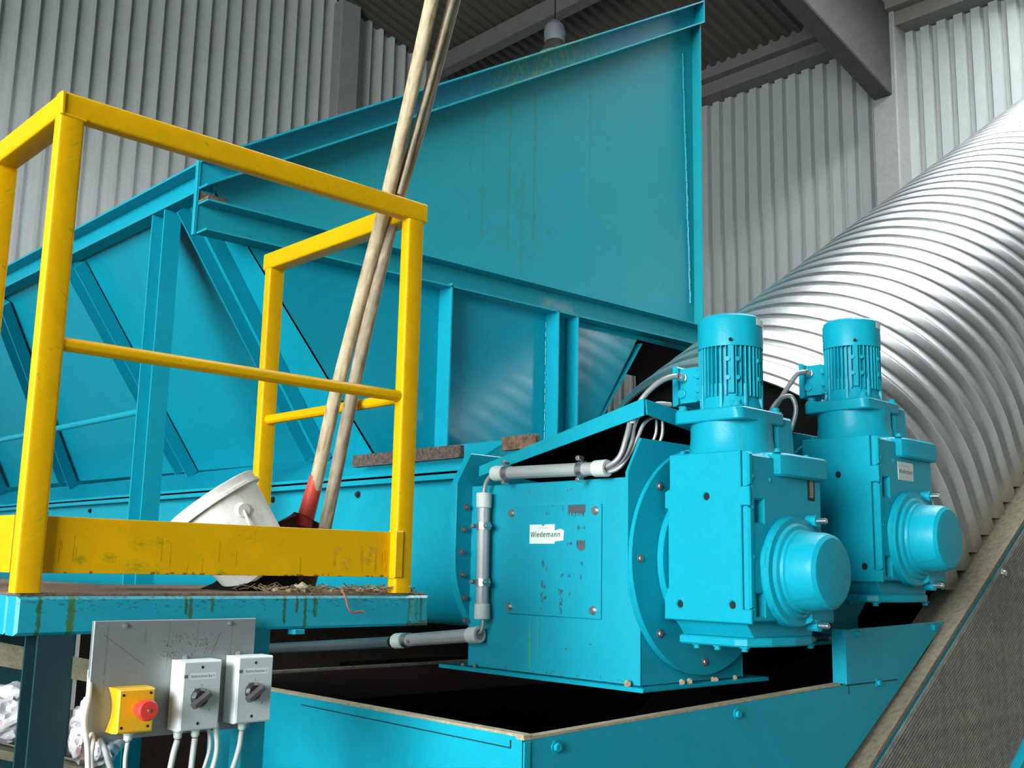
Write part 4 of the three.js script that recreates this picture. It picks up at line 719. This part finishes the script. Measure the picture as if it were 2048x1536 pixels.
// ---------------------------------------------------------------- conduits and cables on the discharge box
{
  const X = 2.365;
  const clampGeo = (at, dir, r) => turned(at, dir, [[r, -0.012], [r + 0.004, -0.012], [r + 0.004, 0.012], [r, 0.012]], 24, 0.3);
  const conduit = (label, a, b, r, clamps, vertical) => {
    const c = thing('conduit', label, 'conduit', [(a[0] + b[0]) / 2, (a[1] + b[1]) / 2, (a[2] + b[2]) / 2], 'grey conduits');
    const p = V(...a), q = V(...b), d = q.clone().sub(p).normalize(), len = p.distanceTo(q);
    part('pipe', rod(p, q, r), galvPipe, c);
    for (const [e, s] of [[p, 1], [q, -1]]) part('end_sleeve', turned(e, d.clone().multiplyScalar(s), [[r * 0.75, -0.006], [r + 0.004, -0.006], [r + 0.0055, 0.0], [r + 0.0045, 0.042], [r, 0.043]], 28, 0.4), palePlastic, c, 'pale plastic sleeve');
    for (const f of clamps) {
      const at = p.clone().lerp(q, f), cl = part('clamp', clampGeo(at, d, r), zinc, c);
      for (const s of [-1, 1]) { const off = vertical ? [0, 0, s * (r + 0.012)] : [0, s * (r + 0.012), 0]; const u = [at.x + off[0], at.y - EYE + off[1], at.z + off[2]]; mesh('clamp_bolt', capHead, steelBolt, cl, V(...u)).scale.setScalar(0.0095); cl.children[cl.children.length - 1].rotation.z = Math.PI / 2; }
    }
    return finish(c);
  };
  const galvPipe = std({ metalness: 0.35, roughness: 0.6, color: new THREE.Color(0.40, 0.43, 0.42) });
  conduit('upright grey conduit clamped to the left edge of the near discharge box', [X, -0.158, -2.640], [X, 0.238, -2.645], 0.0205, [0.28, 0.74], true);
  conduit('horizontal grey conduit along the top edge of the near discharge box', [X, 0.306, -2.59], [X, 0.298, -2.105], 0.0205, [0.12, 0.80], false);
  conduit('low grey conduit running from the upright conduit back under the platform', [X, -0.215, -2.655], [X, -0.262, -3.09], 0.022, [0.86], true);
  const pipe = mesh('hydraulic_pipe', rod(V(X, -0.268, -3.12), V(X - 0.02, -0.345, -3.95), 0.02), std({ metalness: 0.6, roughness: 0.3, color: new THREE.Color(0.12, 0.16, 0.17) }), scene);
  tag(pipe, 'dark glossy pipe running back from the low conduit under the platform', 'pipe');

  const flex = (pts, r, label, ties = [], n = 60) => {
    const c = thing('motor_cable', label, 'cable', pts[0], 'braided motor cables');
    part('sheath', hose(pts, r, n, 10), braid, c);
    for (const t of ties) part('cable_tie', turned(V(...t), v3(0, 1, 0.2), [[0.011, -0.006], [0.0135, -0.006], [0.0135, 0.006], [0.011, 0.006]], 14, 0.3), std({ roughness: 0.4, color: new THREE.Color(0.75, 0.75, 0.8) }), c, 'white cable tie');
    return finish(c);
  };
  flex([[2.536, 0.583, -1.975], [2.515, 0.578, -1.985], [2.49, 0.564, -2.0], [2.45, 0.52, -2.028], [2.42, 0.458, -2.051], [2.39, 0.388, -2.049], [2.37, 0.327, -2.060], [2.363, 0.303, -2.10], [2.363, 0.3, -2.2]], 0.0085, 'braided cable arching from the near motor terminal box down to the horizontal conduit', [[2.415, 0.44, -2.05]]);
  flex([[2.52, 0.495, -1.985], [2.485, 0.495, -2.005], [2.45, 0.48, -2.03], [2.428, 0.43, -2.05], [2.408, 0.37, -2.047], [2.385, 0.318, -2.064], [2.375, 0.293, -2.11], [2.375, 0.291, -2.2]], 0.0075, 'second braided cable beside the arching one, coming from under the lid', []);
  flex([[2.50, 0.470, -2.0], [2.455, 0.44, -2.03], [2.43, 0.39, -2.04], [2.41, 0.345, -2.05], [2.385, 0.30, -2.07], [2.372, 0.285, -2.11], [2.372, 0.287, -2.2]], 0.006, 'thin braided cable lying lowest in the bundle above the horizontal conduit', []);
  flex([[2.50, 0.478, -2.03], [2.502, 0.44, -2.026], [2.50, 0.41, -2.027], [2.495, 0.375, -2.04], [2.49, 0.34, -2.06]], 0.005, 'short braided cable hanging under the lid edge, the left one of a pair');
  flex([[2.505, 0.472, -2.01], [2.506, 0.435, -2.006], [2.502, 0.40, -2.006], [2.497, 0.365, -2.02], [2.495, 0.34, -2.04]], 0.005, 'short braided cable hanging under the lid edge, the right one of a pair');
  flex([[3.256, 0.698, -1.975], [3.23, 0.69, -1.985], [3.205, 0.655, -2.0], [3.17, 0.593, -2.022], [3.13, 0.538, -2.037], [3.08, 0.46, -2.045], [3.05, 0.38, -2.06]], 0.009, 'braided cable sloping from the rear motor terminal box down behind the near motor', [[3.12, 0.522, -2.038]]);
  flex([[3.05, 0.42, -2.03], [3.11, 0.535, -2.028], [3.14, 0.592, -2.0], [3.165, 0.60, -1.975], [3.17, 0.56, -1.96], [3.16, 0.50, -1.968], [3.15, 0.45, -1.985]], 0.008, 'grey cable making a round loop between the two motors');
  flex([[2.363, 0.31, -2.575], [2.363, 0.303, -2.605], [2.363, 0.28, -2.632], [2.364, 0.25, -2.644], [2.365, 0.22, -2.645]], 0.0075, 'grey cable bend joining the horizontal and the upright conduit', []);
  flex([[2.365, -0.15, -2.636], [2.366, -0.18, -2.636], [2.366, -0.205, -2.645], [2.366, -0.214, -2.68]], 0.006, 'short pair of grey wires at the foot of the upright conduit', []);
}

// ---------------------------------------------------------------- tools, bucket and litter on the platform
{
  const deckY = YP + 0.006;
  const stick = (pts, r) => soft(hose(pts, r, 60, 14), 0.8);
  const s = thing('shovel', 'pale wooden-handled shovel with a red socket, leaning inside the front rail of the platform', 'shovel', [1.585, deckY, -2.5]);
  part('handle', stick([[1.594, 0.20, -2.47], [1.593, 0.45, -2.39], [1.598, 0.68, -2.31], [1.612, 0.93, -2.235], [1.603, 1.20, -2.13], [1.585, 1.70, -1.95]], 0.0185), paleWood, s, 'worn wooden handle');
  part('socket', turned(V(1.588, 0.105, -2.505), V(1.594, 0.235, -2.462).sub(V(1.588, 0.105, -2.505)), [[0.024, 0], [0.0225, 0.06], [0.0195, 0.137], [0.017, 0.138]], 24), redPaint, s, 'red painted socket');
  { // dished blade standing on the deck, back to the hopper
    const rows = [];
    for (let j = 0; j <= 12; j++) { const v = j / 12, row = []; for (let i = 0; i <= 14; i++) { const u = i / 14 * 2 - 1, w = 0.105 * (v < 0.25 ? Math.sqrt(Math.max(0.02, v / 0.25)) : 1) * (1 - 0.05 * v); row.push(V(1.555 + u * w, 0.125 - 0.185 * v + 0.012 * (1 - u * u) * (v < 0.3 ? 1 : 0), -2.515 - 0.07 * (v - 0.2) + 0.035 * u * u)); } rows.push(row); }
    const g1 = sheet(rows), g2 = sheet(rows.map((r) => r.map((p) => p.clone().add(v3(0, 0, -0.003))).reverse()));
    part('blade', merge([g1, g2]), bladeMat, s, 'dished rusty red blade');
  }
  finish(s);
  const f = thing('long_handled_tool', 'greyish split wooden tool handle standing to the right of the red shovel', 'tool', [1.585, deckY, -2.46]);
  part('handle', stick([[1.601, 0.03, -2.44], [1.606, 0.2, -2.40], [1.615, 0.5, -2.33], [1.634, 0.80, -2.262], [1.648, 0.95, -2.23], [1.656, 1.2, -2.13], [1.672, 1.70, -1.96]], 0.0175), greyWood, f, 'weathered wooden handle');
  part('splinter', stick([[1.636, 0.98, -2.20], [1.640, 1.2, -2.115], [1.655, 1.7, -1.935]], 0.007), greyWood, f);
  part('ferrule', rod(V(1.582, -0.062, -2.462), V(1.601, 0.05, -2.435), 0.016, 0.0185), std({ roughness: 0.6, metalness: 0.6, color: new THREE.Color(0.12, 0.09, 0.07) }), f, 'dark metal ferrule');
  part('prong', hose([[1.587, -0.035, -2.462], [1.555, -0.045, -2.468], [1.52, -0.062, -2.47]], 0.006, 12, 6), bladeMat, f);
  finish(f);

  const b = thing('bucket', 'dirty white plastic bucket lying tilted on the deck behind the toe board', 'bucket', [1.36, deckY, -2.42]);
  const rim = V(1.272, 0.155, -2.44), dir = v3(-0.50, 0.79, -0.34).normalize(), Hh = 0.235, bot = rim.clone().addScaledVector(dir, -Hh);
  part('body', turned(bot, dir, [[0, 0], [0.084, 0], [0.090, 0.006], [0.114, Hh - 0.03], [0.124, Hh - 0.03], [0.124, Hh - 0.022], [0.119, Hh - 0.02], [0.121, Hh - 0.002], [0.119, Hh], [0.113, Hh], [0.086, 0.012], [0, 0.012]], 56, 0.6), whitePlastic, b);
  const side = new THREE.Vector3().crossVectors(dir, v3(0, 0, 1)).normalize();
  part('handle_ear', soft(new THREE.CylinderGeometry(0.016, 0.020, 0.012, 16).rotateX(Math.PI / 2).translate(...rim.clone().addScaledVector(dir, -0.04).addScaledVector(v3(0, 0, 1), 0.117).toArray()), 0.5), whitePlastic, b);
  { const c = rim.clone().addScaledVector(dir, -0.04).add(v3(0, 0, 0.122)); part('bail_handle', hose([c, c.clone().addScaledVector(dir, -0.06).add(v3(-0.02, 0, 0.004)), c.clone().addScaledVector(dir, -0.14).add(v3(-0.035, 0, -0.004)), c.clone().addScaledVector(dir, -0.19).add(v3(-0.01, 0, -0.03))], 0.0035, 30, 8), whitePlastic, b); }
  finish(b);
  const wedge = mesh('rubber_mat', plate('z', [[1.275, deckY], [1.47, deckY], [1.445, -0.02], [1.40, 0.0], [1.36, -0.018], [1.31, -0.052]], -2.47, -2.30, 0.004), rubber, scene);
  tag(wedge, 'folded black rubber mat lying under the tilted white bucket', 'mat');
  const tw = mesh('twine', hose([[1.468, deckY + 0.005, -2.135], [1.472, -0.075, -2.126], [1.478, -0.098, -2.122], [1.492, -0.111, -2.122], [1.508, -0.108, -2.122], [1.524, -0.110, -2.120]], 0.0024, 50, 7), std({ roughness: 0.8, color: new THREE.Color(0.35, 0.07, 0.035) }), scene);
  tag(tw, 'piece of red twine hooked over the front platform beam', 'twine');
  const st = [];
  for (let i = 0; i < 240; i++) { const x = 1.26 + 0.45 * rnd() ** 0.8, z = ZF - 0.01 - 0.12 * rnd() ** 1.5, l = 0.01 + 0.04 * rnd(), a = rnd() * 6.28, h = 0.002 + 0.012 * rnd(); st.push(new THREE.BoxGeometry(l, 0.0016, 0.0018).rotateZ((rnd() - 0.5) * 0.9).rotateY(a).translate(x, deckY + EYE + h, z)); }
  tag(mesh('straw', merge(st), std({ roughness: 0.9, color: new THREE.Color(0.22, 0.16, 0.08) }), scene), 'straw and chaff scattered along the front of the deck', 'straw', null, 'stuff');
  for (let i = 0; i < 10; i++) {
    const sz = [0.016, 0.007, 0.006, 0.008, 0.006, 0.005, 0.007, 0.006, 0.007, 0.005][i], x = [1.383, 1.405, 1.44, 1.35, 1.47, 1.52, 1.55, 1.60, 1.325, 1.497][i];
    const g = new THREE.IcosahedronGeometry(sz, 1); const p = g.attributes.position; for (let k = 0; k < p.count; k++) { const q = v3().fromBufferAttribute(p, k), n = 1 + 0.5 * noise.noise(q.x * 90 + i, q.y * 90, q.z * 90); p.setXYZ(k, q.x * n, q.y * n * 0.8, q.z * n); } g.computeVertexNormals();
    const m = mesh('feed_crumb', soft(g, 0.2), std({ roughness: 1, color: new THREE.Color(0.42, 0.36, 0.22) }), scene, V(x, deckY + sz * 0.6, ZF - 0.03 - 0.01 * (i % 3)));
    tag(m, i ? 'small pale feed crumb lying along the front edge of the deck' : 'largest pale feed crumb, lying in front of the black rubber mat', 'crumb', i ? 'small feed crumbs on the deck' : undefined);
  }
}

// ---------------------------------------------------------------- under the platform, at the lower left
{
  const ch = thing('dusty_channel', 'dusty tan steel channel sloping behind the dark platform leg', 'channel', [1.1, -0.32, -3.1]);
  part('channel', profile(V(0.80, -0.235, -3.1), V(1.42, -0.375, -3.1), C(0.06, 0.09, 0.006), v3(0, 1, 0)), dust, ch);
  part('stripe', box(1.24, 1.36, -0.372, -0.355, -3.0, -2.99, 0.001), paint, ch);
  finish(ch);
  const bk = mesh('grey_board', box(0.85, 1.12, -0.27, -0.14, -3.5, -3.48, 0.002), std({ roughness: 0.8, color: new THREE.Color(0.30, 0.30, 0.28) }), scene);
  tag(bk, 'grey board upright behind the left end of the platform beam', 'board');
  const bl = mesh('dark_backdrop', merge([plate('z', [[0.6, -0.12], [1.42, -0.12], [1.42, -1.6], [0.6, -1.6]], -3.6, -3.56, 0.004), plate('x', [[-3.36, -0.56], [-2.6, -0.62], [-2.6, -1.6], [-3.36, -1.6]], 1.2, 1.24, 0.004)]), darkPaint, scene);  // dark panels added as a backdrop to keep this corner dark
  tag(bl, 'dark teal backdrop panels added behind the dark platform leg', 'machine base');
  const sack = (name, at, r, seedv, label) => {
    const g = new THREE.IcosahedronGeometry(1, 7), p = g.attributes.position;
    for (let k = 0; k < p.count; k++) { const q = v3().fromBufferAttribute(p, k); const n = 1 + 0.34 * fbm(q.x * 1.3 + seedv, q.y * 1.3, q.z * 1.3, 2) - 0.75 * Math.abs(fbm(q.x * 1.7 + seedv, q.y * 1.7 + 4, q.z * 1.7, 2)); p.setXYZ(k, q.x * r[0] * n, q.y * r[1] * n, q.z * r[2] * n); }
    g.computeVertexNormals();
    const m = mesh(name, soft(g, 0.45), new THREE.MeshPhysicalMaterial({ roughness: 0.5, specularIntensity: 0.5, map: grainMap(256, 1.7, (u, v) => { const n = tile(u, v, 1.3, 200 + seedv), m = tile(u, v, 1.7, 230 + seedv); let c = [0.62, 0.60, 0.60]; if (n > 0.16) c = mixc(c, [0.42, 0.24, 0.20], (n - 0.16) * 7); if (m > 0.28) c = mixc(c, [0.12, 0.14, 0.3], (m - 0.28) * 9); if (m < -0.3) c = mixc(c, [0.06, 0.05, 0.05], (-0.3 - m) * 8); return c; }) }), scene, V(...at));
    return tag(m, label, 'sack');
  };
  sack('plastic_sack', [1.00, -0.385, -2.9], [0.10, 0.075, 0.10], 3, 'crumpled white and pink plastic sack left of the dark platform leg');
  sack('plastic_sack', [1.20, -0.44, -2.82], [0.075, 0.095, 0.09], 11, 'crumpled white and blue plastic sack between the dark leg and the grey plate');
  const sh = mesh('wooden_board', profile(V(0.85, -0.44, -2.86), V(1.30, -0.58, -2.86), [[-0.16, 0], [0.16, 0], [0.16, 0.02], [-0.16, 0.02]]), dust, scene);
  tag(sh, 'dusty tan board sloping under the plastic sacks', 'board');
  const foot = mesh('foot_plate', profile(V(0.82, -0.46, -2.7), V(1.16, -0.58, -2.7), [[-0.10, 0], [0.10, 0], [0.10, 0.012], [-0.10, 0.012]]), paint, scene);
  tag(foot, 'turquoise plate edge in the bottom left corner below the sacks', 'plate');
}

// ---------------------------------------------------------------- pendant lamp under the roof
{
  const l = thing('pendant_lamp', 'grey pendant hall lamp hanging from the roof behind the wedge panel', 'lamp', [8.06, 5.3, -8]);
  const grey = std({ roughness: 0.5, metalness: 0.3, color: new THREE.Color(0.30, 0.33, 0.36) });
  part('suspension_cord', rod(V(8.06, 6.2, -8), V(8.06, ROOF(8.06), -8), 0.008, 0.008, 8), blackPlastic, l);
  part('ballast_housing', turned(V(8.06, 5.93, -8), v3(0, 1, 0), [[0, 0], [0.115, 0.005], [0.125, 0.12], [0.11, 0.2], [0.06, 0.26], [0.03, 0.28], [0, 0.28]], 28), grey, l);
  part('neck', turned(V(8.06, 5.78, -8), v3(0, 1, 0), [[0.20, 0], [0.15, 0.06], [0.10, 0.15], [0, 0.16]], 28), std({ roughness: 0.7, color: new THREE.Color(0.08, 0.075, 0.07) }), l);
  part('reflector', turned(V(8.06, 5.35, -8), v3(0, 1, 0), [[0.34, 0], [0.32, 0.1], [0.26, 0.28], [0.19, 0.43], [0.186, 0.43], [0.25, 0.28], [0.31, 0.1], [0.33, 0]], 40), grey, l);
  finish(l);
}

renderer.render(scene, camera);
